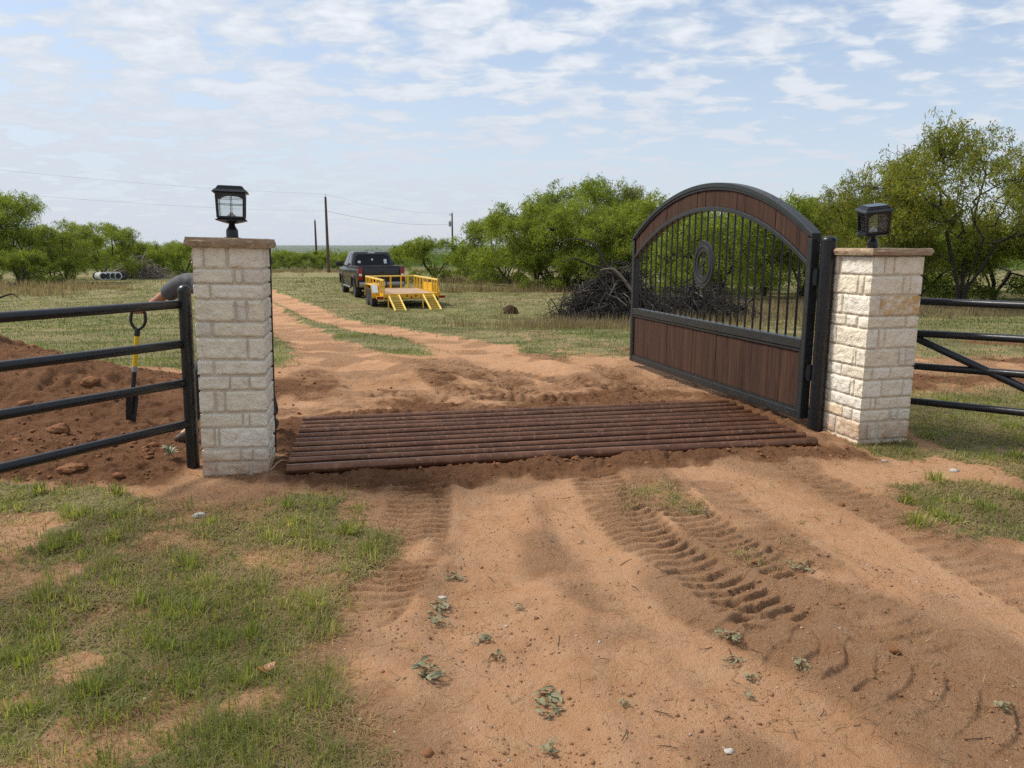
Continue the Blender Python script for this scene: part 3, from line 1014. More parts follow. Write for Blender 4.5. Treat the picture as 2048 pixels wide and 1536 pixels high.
cR = np.array([2.845, 6.02]) + np.array([math.cos(aR), math.sin(aR)]) * sP / 2 + np.array([-math.sin(aR), math.cos(aR)]) * sP / 2
pillar('stone_pillar', (cR[0], cR[1], 0), aR, sP, 1.575, zR,
       {'front': frontR, 'left': leftR, 'right': rand_rows(nR, 8), 'back': rand_rows(nR, 9)}, .056,
       'limestone gate pillar with ochre stained block, next to the hinge post of the open gate',
       {('front', 2, 1): 1., ('left', 10, 2): .55, ('left', 9, 0): .6, ('front', 10, 2): .45})

# ------------------------------------------------------------------ lanterns
def lantern(loc, rot, label):
    root = empty('lantern', loc, 0, label, 'lantern', 'lanterns on the gate pillars')
    root.rotation_euler = rot
    b = MB()
    b.lathe([(.056, 0), (.056, .004), (.040, .006), (.040, .052), (.036, .06), (.024, .078), (.019, .10), (.026, .108)], 20)
    b.build('post_fitter', M['iron'], root, True)
    # tapered cage
    def sq(h, z): return [Vector((-h, -h, z)), Vector((h, -h, z)), Vector((h, h, z)), Vector((-h, h, z))]
    def loft(levels):
        vs = []; fs = []
        for h_, z_ in levels: vs += sq(h_, z_)
        for i in range(len(levels) - 1):
            for j in range(4):
                k = (j + 1) % 4
                fs.append((i * 4 + j, i * 4 + k, i * 4 + 4 + k, i * 4 + 4 + j))
        fs.append((3, 2, 1, 0)); fs.append(tuple((len(levels) - 1) * 4 + j for j in range(4)))
        return MB().add(vs, fs)
    loft([(.030, .098), (.075, .110), (.100, .118), (.100, .124), (.086, .130), (.084, .134)]).build('base_plate', M['iron'], root)
    z0, z1, h0, h1 = .134, .302, .083, .089
    c = MB()
    for sx_ in (-1, 1):
        for sy in (-1, 1):
            c.bar((sx_ * h0, sy * h0, z0), (sx_ * h1, sy * h1, z1), .017, .017, (1, 0, 0))
    for k in range(4):
        rt = Matrix.Rotation(k * PI / 2, 3, 'Z')
        # arched head of every opening
        n = 10
        inner = []; outer = []
        for i in range(n + 1):
            t = -1 + 2 * i / n
            inner.append((t * .078, z1 - .040 + .026 * math.sqrt(max(0, 1 - t * t))))
            outer.append((t * .082, z1))
        tmp = MB().band(inner, outer, -h1 - .006, -h1 + .004)
        c.add([rt @ Vector(v) for v in tmp.v], tmp.f)
        tmp = MB().box((0, -h0, z0 + .006), (h0 * 2, .012, .012))
        c.add([rt @ Vector(v) for v in tmp.v], tmp.f)
        # glazing bars
    c.build('cage', M['iron'], root)
    for k in range(4):
        rt = Matrix.Rotation(k * PI / 2, 3, 'Z')
        gl = MB(); d = .003
        q = [(-h0, -h0 + .004, z0), (h0, -h0 + .004, z0), (h1, -h1 + .004, z1), (-h1, -h1 + .004, z1)]
        q2 = [(x, y + d, z_) for x, y, z_ in q]
        gl.add([rt @ Vector(v) for v in q + q2], [(0, 1, 2, 3), (7, 6, 5, 4), (0, 4, 5, 1), (1, 5, 6, 2), (2, 6, 7, 3), (3, 7, 4, 0)])
        gl.build('glass_pane', M['pane'], root)
        gb = MB()
        gb.bar((0, -h0 - .002, z0), (0, -h1 - .002, z1 - .01), .004, .004)
        gb.bar((-.086, -.0875, .226), (.086, -.0875, .226), .004, .004)
        gb.bar((-.086, -.092, .266), (.086, -.092, .266), .003, .003)
        gb.v = [tuple(rt @ Vector(v)) for v in gb.v]
        gb.build('glazing_bar', M['iron'], root)
    loft([(.094, .300), (.114, .303), (.116, .307), (.098, .324), (.090, .327), (.090, .333), (.084, .336), (.082, .345)]).build('roof', M['iron'], root)
    p = MB().box((0, 0, .347), (.15, .15, .004)); p.build('solar_panel', M['glass_dark'], root)
    MB().lathe([(.030, .134), (.034, .142), (.030, .152), (.012, .165), (.012, .172), (.004, .176)], 16).build('bulb', M['bulb'], root, True)
    return root


PL.rotation_euler = (0, LEAN, aL)
lantern((cL[0] + .043 + .005, cL[1], 1.647), (R(0), R(1.5), R(17)), 'black lantern on the brown-capped pillar behind which the person stands')
lantern((cR[0] - .06, cR[1] - .02, 1.574), (R(9), R(-6), R(-3)), 'black lantern tilted forward on the pillar beside the arched gate')

# ------------------------------------------------------------------ pipe fences
def fence(label, posts, rails, brace=None, lean=0.):
    p0 = posts[0]
    root = empty('pipe_fence', (p0[0], p0[1], 0), 0, label, 'fence', 'black pipe fences')
    o = Vector((p0[0], p0[1], 0))
    for x, y, zt, r_ in posts:
        b = MB(); zb = hgt(x, y) - .3
        b.lathe([(r_, zb), (r_, zt - .03)], 20)
        b.v = [tuple(Vector(v) + Vector((x, y, 0)) - o) for v in b.v]
        if lean: b.v = [(v[0] + v[2] * lean, v[1], v[2]) for v in b.v]
        po = b.build('post', M['iron'], root, True)
        cp_ = MB().lathe([(r_ + .002, zt - .034), (r_ + .002, zt - .026), (r_ * .93, zt - .012), (r_ * .6, zt + .004), (.004, zt + .009)], 20)
        cp_.v = [tuple(Vector(v) + Vector((x, y, 0)) - o) for v in cp_.v]
        if lean: cp_.v = [(v[0] + v[2] * lean, v[1], v[2]) for v in cp_.v]
        cp_.build('post_cap', M['iron'], po, True)
    for pts in rails:
        MB().tube([Vector(p) - o for p in pts], .030, 16).build('rail', M['iron'], root, True)
    if brace:
        MB().tube([Vector(p) - o for p in brace], .030, 16).build('brace', M['iron'], root, True)
    return root


zl0 = (1.192, .912, .633, .335); zl1 = (1.214, .948, .683, .388)
A0 = (-2.325, 5.31); A1 = (-2.79, 4.07)
def ext(k, i):   # along the fence, k = 0 at the pillar, 1 at the edge of the frame
    return (A0[0] + (A1[0] - A0[0]) * k, A0[1] + (A1[1] - A0[1]) * k, zl0[i] + (zl1[i] - zl0[i]) * k)
fence('black four-rail pipe fence in front of the red dirt mound, ending at the shovel-side pillar',
      [(A0[0], A0[1], 1.318, .044), ext(1.9, 0)[:2] + (1.36, .044)],
      [[ext(-.005, i), ext(.9, i), ext(1.9, i)] for i in range(4)], None, .026)
B0 = (3.24, 6.66); B1 = (3.91, 5.70)
zr0 = (1.128, .850, .565, .258); zr1 = (1.15, .895, .625, .33)
def extr(k, i):
    return (B0[0] + (B1[0] - B0[0]) * k, B0[1] + (B1[1] - B0[1]) * k, zr0[i] + (zr1[i] - zr0[i]) * k)
fence('black pipe fence with diagonal brace, running from the ochre-stained pillar past the big mesquite',
      [(B0[0], B0[1], 1.26, .044), extr(2.6, 0)[:2] + (1.30, .044)],
      [[extr(.0, i), extr(1.3, i), extr(2.6, i)] for i in range(4)],
      [extr(.22, 1)[:2] + (.85,), extr(1.0, 1)[:2] + (.53,), extr(2.3, 1)[:2] + (.0,)])

# gate posts
def gate_post(x, y, zt, r_, label):
    root = empty('gate_post', (x, y, 0), 0, label, 'post', 'black gate posts')
    MB().lathe([(r_, -.4), (r_, zt - .03)], 24).build('shaft', M['iron'], root, True)
    MB().lathe([(r_ + .003, zt - .032), (r_ + .003, zt - .022), (r_ * .93, zt - .008), (r_ * .65, zt + .006), (.004, zt + .012)], 24).build('post_cap', M['iron'], root, True)
    return root


HP = (2.672, 6.475)
gate_post(HP[0], HP[1], 1.665, .062, 'thick round black post carrying the hinges of the arched gate')
lp = gate_post(-1.895, 5.72, 1.60, .050, 'black latch post just showing behind the edge of the shovel-side pillar')
lp.rotation_euler = (0, R(1.6), 0)

# ------------------------------------------------------------------ gate
def build_gate():
    A = Vector((2.600, 6.56, 0)); B = Vector((1.612, 10.06, 0))
    d = B - A
    L = 3.62
    root = empty('ranch_gate', A, math.atan2(d.y, d.x), 'arched black metal gate with brown plank panels and upright bars, standing open', 'gate')
    T = .045
    c = 1.80; ys = -T; ye = T
    def arc(x, z_end, z_peak):
        sag = z_peak - z_end; hc = L / 2
        Rr = (hc * hc + sag * sag) / (2 * sag)
        t = x - L / 2
        return z_peak - Rr + math.sqrt(max(0, Rr * Rr - t * t))
    ZT = 1.70; PK = 2.245
    zo = lambda x: arc(x, ZT, PK)                # outside of the arch
    zo2 = lambda x: arc(x, ZT, PK) - .048
    zi = lambda x: arc(x, 1.425, 2.0)            # inner arch, upper edge
    zi2 = lambda x: arc(x, 1.425, 2.0) - .045
    n = 40
    xs = [L * i / n for i in range(n + 1)]
    # frame pieces
    for x0 in (0, L - .060):
        MB().box((x0 + .030, 0, .077 + (1.658 - .077) / 2), (.060, 2 * T, 1.658 - .077)).build('stile', M['gate_iron'], root, bevel=.006)
    MB().box((L / 2, 0, .112), (L - .122, 2 * T - .004, .07)).build('bottom_rail', M['gate_iron'], root, bevel=.006)
    MB().box((L / 2, 0, .742), (L - .122, 2 * T - .004, .085)).build('middle_rail', M['gate_iron'], root, bevel=.006)
    MB().band([(x, zo2(x)) for x in xs], [(x, zo(x)) for x in xs], ys - .003, ye + .003).build('top_arch', M['gate_iron'], root, bevel=.005)
    xi = [.061 + (L - .122) * i / n for i in range(n + 1)]
    MB().band([(x, zi2(x)) for x in xi], [(x, zi(x)) for x in xi], ys + .004, ye - .004).build('inner_arch', M['gate_iron'], root, bevel=.005)
    # angle trim round the planks
    tr = MB()
    for zc in (.158, .684):
        tr.box((L / 2, 0, zc), (L - .125, .074, .018))
    for xc in (.071, L - .071):
        tr.box((xc, 0, .421), (.020, .074, .50))
    tr.build('panel_trim', M['gate_iron'], root)
    tr2 = MB()
    tr2.band([(x, zo2(x) - .022) for x in xi], [(x, zo2(x) - .001) for x in xi], -.037, .037)
    tr2.build('arch_trim', M['gate_iron'], root)
    # planks
    def planks(x0, x1, lo, hi, name, seed):
        r_ = random.Random(seed); m_ = MB(); x = x0
        while x < x1 - .01:
            w = min(r_.choice([.09, .14, .14, .19]), x1 - x)
            if x1 - x - w < .05: w = x1 - x
            k = 3
            top = [(x + .0012 + (w - .0024) * i / k, hi(x + w * i / k)) for i in range(k + 1)]
            bot = [(x + .0012 + (w - .0024) * i / k, lo(x + w * i / k)) for i in range(k + 1)]
            yy = r_.uniform(-.003, .003)
            m_.band(bot, top, -.021 + yy, .021 + yy)
            x += w
        return m_.build(name, M['wood'], root, bevel=.0015)
    planks(.083, L - .083, lambda x: .169, lambda x: .673, 'lower_plank_panel', 3)
    planks(.063, L - .063, lambda x: zi(x) + .001, lambda x: zo2(x) - .022, 'arched_plank_panel', 5)
    # bars
    nb = 25
    for i in range(nb):
        x = .075 + (L - .15) * (i + 1) / (nb + 1)
        segs = [(.79, zi2(x) + .002)]
        if abs(x - 1.86) < .235:
            q = math.sqrt(.235 ** 2 - (x - 1.86) ** 2)
            segs = [(.79, 1.39 - q), (1.39 + q, zi2(x) + .002)]
        for za, zb in segs:
            MB().tube([(x, 0, za), (x, 0, zb)], .0105, 8).build('bar', M['iron'], root, True)
    # medallion: raised rim, plate ring, curled letter on an upright
    md = MB()
    k = 48
    def ringpts(r0): return [(1.86 + r0 * .87 * math.cos(2 * PI * i / k), 1.39 + r0 * 1.03 * math.sin(2 * PI * i / k)) for i in range(k + 1)]
    md.band(ringpts(.135), ringpts(.235), -.012, .012)
    md.build('medallion', M['medal'], root)
    rim = bpy.data.objects['medallion']
    a = MB().tube([(p[0], 0, p[1]) for p in ringpts(.243)[:-1]], .011, 8, closed=True); a.build('outer_rim', M['medal'], rim, True)
    a = MB().tube([(p[0], 0, p[1]) for p in ringpts(.140)[:-1]], .011, 8, closed=True); a.build('inner_rim', M['medal'], rim, True)
    a = MB().bar((1.86, 0, 1.26), (1.86, 0, 1.52), .014, .014, (0, 1, 0)); a.build('upright', M['iron'], rim)
    sp = []
    for i in range(25):
        t = i / 24
        ang = -.6 + 4.3 * (t if t < .5 else 1 - t) * 2
        sgn = 1 if t < .5 else -1
        sp.append((1.86 - sgn * .042 * math.sin(min(PI, abs(t - .5) * 2 * 1.25 * PI)) , .012, 1.39 + (.5 - t) * .16))
    a = MB().tube(sp, .010, 8); a.build('curled_letter', M['gate_iron'], rim, True)
    MB().tube([(p[0], .012, p[1]) for p in ringpts(.188)[:-1]], .008, 8, closed=True).build('raised_ring', M['medal'], rim, True)
    # hinges
    for zc in (.50, 1.33):
        hg = MB()
        hg.lathe([(.026, -.07), (.026, .07)], 14, (-.030, 0, zc))
        hg.box((-.012, 0, zc), (.03, .05, .10))
        hg.build('hinge', M['iron'], root, True)
    return root


build_gate()

# ------------------------------------------------------------------ cattle guard
def build_guard():
    root = empty('cattle_guard', (G0[0], G0[1], 0), GA, 'rusty steel pipe cattle guard set in the dirt between the two stone pillars', 'cattle guard')
    n = 11
    for i in range(n):
        y = .03 + (GW - .06) * i / (n - 1)
        r_ = .040 if i == 0 else .0275
        p = [(x, y + .004 * math.sin(x * 1.3 + i), .052 - (.016 if i == 0 else 0) + .003 * math.sin(x * .9 + i * 2)) for x in np.linspace(-.02, GL + .02, 12)]
        b = MB().tube(p, r_, 16)
        b.build('pipe', M['rust'], root, True)
    for x in np.linspace(.35, GL - .35, 5):
        MB().box((x, GW / 2, -.16), (.12, GW - .1, .20)).build('beam', M['rust'], root)
    return root


build_guard()

# ------------------------------------------------------------------ wheels shared by truck and trailer
def wheel(parent, c, r_, w, rim_r, side, rim_mat):
    """axis along x, outer side at side * x"""
    t = MB()
    h = w / 2
    t.lathe([(rim_r * .96, -h * .86), (rim_r + .02, -h), (r_ * .90, -h), (r_ * .985, -h * .72), (r_, -h * .3), (r_, h * .3), (r_ * .985, h * .72), (r_ * .90, h), (rim_r + .02, h), (rim_r * .96, h * .86)], 32, c, 'x')
    o = t.build('wheel', M['tyre'], parent, True, 50)
    k = MB()
    s = side
    x0 = c[0]
    prof = [(rim_r, -.02), (rim_r, h * .82), (rim_r * .86, h * .80), (rim_r * .78, h * .45), (rim_r * .42, h * .55), (rim_r * .36, h * .78), (.02, h * .80)]
    if s < 0: prof = [(a, -b) for a, b in prof]
    k.lathe(prof, 24, c, 'x')
    k.build('rim', rim_mat, o, True, 30)
    return o


HEAD = R(20)
TD = Vector((-math.sin(HEAD), math.cos(HEAD), 0)); TX = Vector((math.cos(HEAD), math.sin(HEAD), 0))
REAR = Vector((-3.55, 26.75, 0))             # centre of the trailer's tail


# ------------------------------------------------------------------ trailer: x right, y forward, origin under the tail
def build_trailer():
    loc = REAR.copy(); loc.z = hgt(loc.x, loc.y + 1.5) + .0
    root = empty('utility_trailer', loc, HEAD, 'yellow tandem axle utility trailer with board deck and lowered loading ramps', 'trailer')
    Lh, Wd, Z = 3.75, 1.98, .50
    hw = Wd / 2
    d = MB()
    nb = 9
    for i in range(nb):
        d.box((-hw + .07 + (Wd - .14) * (i + .5) / nb, Lh / 2, Z), ((Wd - .14) / nb - .006, Lh - .12, .04))
    d.build('deck', M['ply'], root)
    fr = MB()
    for s in (-1, 1):
        fr.box((s * (hw - .03), Lh / 2, Z - .03), (.06, Lh, .12))
    fr.box((0, .03, Z - .035), (Wd - .12, .06, .13)); fr.box((0, Lh - .03, Z - .035), (Wd - .12, .06, .13))
    for y in np.linspace(.5, Lh - .5, 6): fr.box((0, y, Z - .07), (Wd - .124, .05, .08))
    fr.build('frame', M['yellow'], root)
    zt = Z + .50
    for s in (-1, 1):
        MB().box((s * (hw - .025), Lh / 2, zt), (.06, Lh, .055)).build('top_rail', M['pale_yellow'], root, bevel=.006)
    MB().box((0, Lh - .03, zt), (Wd - .112, .06, .055)).build('top_rail', M['pale_yellow'], root, bevel=.006)
    for s in (-1, 1):
        for y in (.035, .42, .80, 1.5, 2.2, 2.75, 3.2, Lh - .035):
            MB().box((s * (hw - .028), y, (Z + .03 + zt - .028) / 2), (.05, .055, zt - .028 - Z - .03)).build('stake', M['yellow'], root)
    for x in (-.55, 0, .42, .70):
        MB().box((x, Lh - .03, (Z + .03 + zt - .028) / 2), (.055, .05, zt - .028 - Z - .03)).build('stake', M['yellow'], root)
    # solid sides beside the wheels
    for s in (-1, 1):
        MB().box((s * (hw - .028), 1.52, Z + .19), (.02, 1.36, .30)).build('side_panel', M['yellow'], root)
    # fenders
    for s in (-1, 1):
        f = MB(); cy = 1.62
        prof = [(cy - .86, .36), (cy - .82, .52), (cy - .58, .80), (cy + .58, .80), (cy + .82, .52), (cy + .86, .36)]
        inn = [(a + (.02 if a < cy else -.02), b - .018) for a, b in prof]
        n = len(prof); xa, xb = s * (hw + .005), s * (hw + .26)
        vs = [(xa, a, b) for a, b in prof] + [(xb, a, b) for a, b in prof] + [(xa, a, b) for a, b in inn] + [(xb, a, b) for a, b in inn]
        fs = []
        for i in range(n - 1):
            fs += [(i, i + 1, n + i + 1, n + i), (2 * n + i, 3 * n + i, 3 * n + i + 1, 2 * n + i + 1), (i, 2 * n + i, 2 * n + i + 1, i + 1), (n + i, n + i + 1, 3 * n + i + 1, 3 * n + i)]
        fs += [(0, n, 3 * n, 2 * n), (n - 1, 3 * n - 1, 4 * n - 1, 2 * n - 1)]
        fo = f.add(vs, fs).build('fender', M['yellow'], root)
        if s < 0:
            a0 = Vector((s * (hw + .13), cy - .84, .52)); b0 = Vector((s * (hw + .13), cy - .59, .805))
            MB().bar(a0 + Vector((0, -.006, .012)), b0 + Vector((0, -.006, .012)), .20, .004, (0, -.7, .7)).build('white_placard', M['sticker'], fo)
        MB().box((s * (hw + .13), cy - .868, .43), (.25, .012, .16)).build('fender_flap', M['yellow'], fo)
        for y in (1.25, 1.99):
            wheel(root, (s * (hw + .135), y, .355), .355, .205, .21, s, M['rim'])
    for y in (1.25, 1.99):
        MB().tube([(-hw - .1, y, .355), (hw + .1, y, .355)], .035, 10).build('axle', M['black_plastic'], root, True)
    # lamps
    for s in (-1, 1):
        lb = MB().box((s * (hw + .10), .02, Z - .10), (.28, .07, .11), bev=.008).build('lamp_bracket', M['yellow'], root)
        MB().box((s * (hw + .115), -.022, Z - .10), (.235, .02, .085), bev=.005).build('tail_lamp', M['red_lens'], root)
    for x in (-.16, 0, .16):
        MB().lathe([(.035, 0), (.035, .02), (.02, .028)], 14, (x, -.0, Z - .05 - (.05 if x == 0 else 0)), 'y').build('marker_lamp', M['red_lens'], root, True)
        bpy.context.view_layer.update()
    # move marker lamps to the tail face
    for o in list(root.children):
        if o.name.startswith('marker_lamp'):
            for v in o.data.vertices: v.co.y = -.032 + (.02 - v.co.y)
    MB().box((0, -.012, Z - .09), (.62, .016, .10)).build('plate_bracket', M['yellow'], root)
    # ramps
    for xc in (-.63, .60):
        rp = MB()
        top = Vector((xc, -.02, Z - .02)); bot = Vector((xc + .02, -1.08, .02))
        w = .36
        for s in (-1, 1):
            rp.bar(top + Vector((s * w / 2, 0, 0)), bot + Vector((s * w / 2, 0, 0)), .045, .055)
        ro = rp.build('ramp', M['pale_yellow'], root, bevel=.004)
        for i in range(8):
            q = top.lerp(bot, (i + .45) / 8)
            MB().bar(q + Vector((-w / 2 + .02, 0, -.004)), q + Vector((w / 2 - .02, 0, -.004)), .035, .03).build('rung', M['pale_yellow'], ro)
        MB().bar((xc - w / 2 - .03, -.10, Z - .06), (xc - w / 2 - .04, -.16, .015), .045, .03).build('prop_leg', M['yellow'], ro)
    tg = MB()
    for s in (-1, 1): tg.bar((s * .55, Lh - .05, Z - .07), (0, Lh + 1.25, Z - .06), .06, .10)
    tg.box((0, Lh + 1.30, Z - .05), (.10, .22, .10))
    tg.build('tongue', M['yellow'], root)
    MB().tube([(.0, Lh + .95, .12), (0, Lh + .95, .85)], .03, 12).build('jack', M['black_plastic'], root, True)
    return root


build_trailer()


# ------------------------------------------------------------------ pickup: x right, y forward, origin below rear bumper
def build_truck():
    p = REAR + TD * 5.12 - TX * .10
    loc = Vector((p.x, p.y, hgt(p.x, p.y + 3)))
    root = empty('pickup_truck', loc, HEAD, 'black crew cab pickup truck hitched to the yellow trailer, seen from behind', 'pickup truck')
    rear_ax, front_ax, wr = 1.22, 4.90, .41
    # side profile with wheel openings (y, z)
    def archpts(cy, r_, n=12): return [(cy + r_ * math.cos(PI - PI * i / n), .42 + r_ * math.sin(PI * i / n)) for i in range(n + 1)]
    low = [(.06, .62), (.10, .50), (rear_ax - .50, .48)] + [q for q in archpts(rear_ax, .50)] + [(rear_ax + .52, .42), (front_ax - .52, .42)] + archpts(front_ax, .50) + [(5.72, .46), (5.80, .60)]
    up_ = [(5.80, 1.02), (5.62, 1.16), (4.55, 1.22), (2.05, 1.22), (.06, 1.24)]
    poly = low + up_
    # body: cross section bulges at belt line
    n = len(poly)
    vs = []; fs = []
    secs = [(-.985, 0), (-1.0, .5), (-.97, 1.0)]
    def xw(z): 
        t = (z - .42) / .8
        return .955 + .05 * math.sin(PI * min(1, max(0, t * .9 + .05))) 
    for s in (-1, 1):
        vs += [(s * xw(z), y, z) for y, z in poly]
    fs.append(tuple(range(n))); fs.append(tuple(range(2 * n - 1, n - 1, -1)))
    for i in range(n):
        j = (i + 1) % n
        fs.append((i, i + n, j + n, j))
    body = MB().add(vs, fs).build('body', M['black_paint'], root, True, 30, bevel=.02)
    for s in (-1, 1):
        for cy in (rear_ax, front_ax):
            a = archpts(cy, .50); b = archpts(cy, .55)
            t = MB()
            k = len(a)
            vs = [(s * (xw(z) + .0), y, z) for y, z in a] + [(s * (xw(z) + .0), y, z) for y, z in b] + [(s * (xw(z) + .035), y, z) for y, z in a] + [(s * (xw(z) + .025), y, z) for y, z in b]
            fs = []
            for i in range(k - 1):
                fs += [(2 * k + i, 2 * k + i + 1, 3 * k + i + 1, 3 * k + i), (i, i + 1, 2 * k + i + 1, 2 * k + i), (k + i, 3 * k + i, 3 * k + i + 1, k + i + 1)]
            t.add(vs, fs).build('wheel_arch', M['black_paint'], body, True, 40)
        # rocker step
        MB().tube([(s * 1.0, rear_ax + .75, .40), (s * 1.0, front_ax - .75, .40)], .045, 10).build('side_step', M['chrome'], root, True)
    # bed rails and tailgate
    for s in (-1, 1):
        MB().box((s * .91, 1.05, 1.285), (.14, 2.02, .09), bev=.02).build('bed_rail', M['black_plastic'], root, True)
    MB().box((0, .045, 1.02), (1.50, .09, .60), bev=.022).build('tailgate', M['black_paint'], root, True)
    tgt = bpy.data.objects['tailgate']
    MB().box((0, .03, 1.325), (1.62, .13, .045), bev=.014).build('tailgate_lip', M['black_plastic'], tgt, True)
    MB().box((0, -.006, 1.10), (.17, .016, .08), bev=.006).build('tailgate_handle', M['black_plastic'], tgt, True)
    MB().box((0, -.003, .88), (1.2, .012, .16), bev=.005).build('tailgate_inset', M['black_paint'], tgt, True)
    for s in (-1, 1):
        tl = MB().box((s * .87, .03, 1.03), (.18, .11, .50), bev=.02).build('tail_lamp', M['red_lens'], root, True)
        MB().box((s * .87, -.028, .99), (.12, .012, .09), bev=.004).build('reverse_lens', M['white'], tl)
    bp = MB().box((0, -.02, .60), (1.86, .20, .22), bev=.03).build('rear_bumper', M['chrome'], root, True)
    MB().box((0, -.124, .63), (.33, .008, .16)).build('number_plate', M['white'], bp)
    MB().box((0, -.13, .42), (.12, .16, .10)).build('hitch', M['black_plastic'], bp)
    # cab: tapered
    def quad_loft(levels):
        vs = []; fs = []
        for (hw_, y0, y1, z_) in levels:
            vs += [(-hw_, y0, z_), (hw_, y0, z_), (hw_, y1, z_), (-hw_, y1, z_)]
        for i in range(len(levels) - 1):
            for j in range(4):
                k = (j + 1) % 4
                fs.append((i * 4 + j, i * 4 + k, i * 4 + 4 + k, i * 4 + 4 + j))
        fs.append((3, 2, 1, 0)); fs.append(tuple((len(levels) - 1) * 4 + j for j in range(4)))
        return MB().add(vs, fs)
    cab = quad_loft([(.955, 2.04, 4.60, 1.20), (.935, 2.06, 4.52, 1.28), (.80, 2.30, 3.78, 1.84), (.74, 2.38, 3.66, 1.90), (.60, 2.5, 3.5, 1.925)]).build('cab', M['black_paint'], root, True, 30, bevel=.035)
    # rear window lying on the sloped back of the cab
    def on_back(x, t): # t 0..1 from sill to header
        a = Vector((x, 2.06, 1.28)); b = Vector((x * .86, 2.30, 1.84))
        return a.lerp(b, t)
    def panel(pts, off, th, nm, m_, par):
        nrm = (pts[1] - pts[0]).cross(pts[-1] - pts[0]).normalized()
        if nrm.dot(off) < 0: nrm.negate()
        vs = [q + nrm * .002 for q in pts] + [q + nrm * (.002 + th) for q in pts]
        k = len(pts)
        fs = [tuple(range(k)), tuple(range(2 * k - 1, k - 1, -1))] + [(i, i + k, (i + 1) % k + k, (i + 1) % k) for i in range(k)]
        return MB().add(vs, fs).build(nm, m_, par)
    rw = panel([on_back(-.80, .10), on_back(.80, .10), on_back(.80, .80), on_back(.70, .93), on_back(-.70, .93), on_back(-.80, .80)], Vector((0, -1, .3)), .006, 'rear_window', M['glass_dark'], root)
    nrm = Vector((0, -.92, .39))
    def decal(x, t, w, h, k):
        c = on_back(x, t) + nrm * .012
        vx = Vector((1, 0, 0)); vz = Vector((0, .39, .92))
        pts = [c + vx * (w * math.cos(2 * PI * i / k + PI / k)) + vz * (h * math.sin(2 * PI * i / k + PI / k)) for i in range(k)]
        return panel(pts, Vector((0, -1, .3)), .003, 'window_decal', M['sticker'], rw)
    decal(-.60, .34, .075, .065, 8); decal(.0, .52, .045, .065, 5); decal(.60, .38, .09, .14, 4)
    MB().box((0, 2.33, 1.862), (.30, .05, .035), bev=.01).build('brake_lamp', M['white'], root)
    def on_side(s, y, t):
        a = Vector((s * .935, y, 1.28)); b = Vector((s * .80, 2.30 + (y - 2.06) * (3.78 - 2.30) / (4.52 - 2.06), 1.84))
        return a.lerp(b, t)
    for s in (-1, 1):
        panel([on_side(s, 2.35, .08), on_side(s, 3.18, .08), on_side(s, 3.18, .88), on_side(s, 2.45, .88)], Vector((s, 0, .2)), .005, 'side_window', M['glass_dark'], root)
        panel([on_side(s, 3.30, .08), on_side(s, 4.22, .08), on_side(s, 4.05, .88), on_side(s, 3.30, .88)], Vector((s, 0, .2)), .005, 'side_window', M['glass_dark'], root)
        MB().box((s * 1.20, 4.02, 1.36), (.30, .12, .22), bev=.03).build('wing_mirror', M['black_plastic'], root, True)
        MB().bar((s * .92, 4.06, 1.28), (s * 1.08, 4.03, 1.33), .06, .05).build('mirror_arm', M['black_plastic'], root)
        for y in (2.42, 3.38):
            MB().box((s * (xw(1.08) + .014), y, 1.08), (.03, .20, .035), bev=.008).build('door_handle', M['black_plastic'], root, True)
        MB().box((s * .80, 5.79, .95), (.30, .05, .20), bev=.02).build('headlight', M['white'], root, True)
    def on_front(x, t): return Vector((x, 4.52, 1.28)).lerp(Vector((x * .86, 3.78, 1.84)), t)
    panel([on_front(-.84, .05), on_front(.84, .05), on_front(.82, .92), on_front(-.82, .92)], Vector((0, 1, .6)), .006, 'windscreen', M['glass_dark'], root)
    MB().box((0, 5.82, .56), (1.9, .14, .24), bev=.04).build('front_bumper', M['chrome'], root, True)
    MB().box((0, 5.79, .92), (1.2, .05, .26), bev=.02).build('grille', M['black_plastic'], root, True)
    for s in (-1, 1):
        for y in (rear_ax, front_ax):
            wheel(root, (s * .83, y, wr), wr, .27, .25, s, M['rim'])
    MB().box((0, 3.0, .40), (1.3, 4.6, .14)).build('chassis', M['black_plastic'], root)
    return root


build_truck()

# ------------------------------------------------------------------ person behind the pillar, with the shovel
def skin(name, joints, edges, m_, parent, root_i=0, sub=2):
    me = bpy.data.meshes.new(name)
    me.from_pydata([j[:3] for j in joints], edges, [])
    me.materials.append(m_)
    o = bpy.data.objects.new(name, me); COL.objects.link(o); o.parent = parent
    sk = o.modifiers.new('skin', 'SKIN'); sk.use_smooth_shade = True
    sv = me.skin_vertices[0].data if len(me.skin_vertices) else None
    if sv is None:
        bm = bmesh.new(); bm.from_mesh(me); bm.verts.layers.skin.verify(); bm.to_mesh(me); bm.free()
        sv = me.skin_vertices[0].data
    for i, j in enumerate(joints):
        rr = j[3]
        sv[i].radius = rr if hasattr(rr, '__len__') else (rr, rr)
        sv[i].use_root = (i == root_i)
    su = o.modifiers.new('sub', 'SUBSURF'); su.levels = sub; su.render_levels = sub
    return o


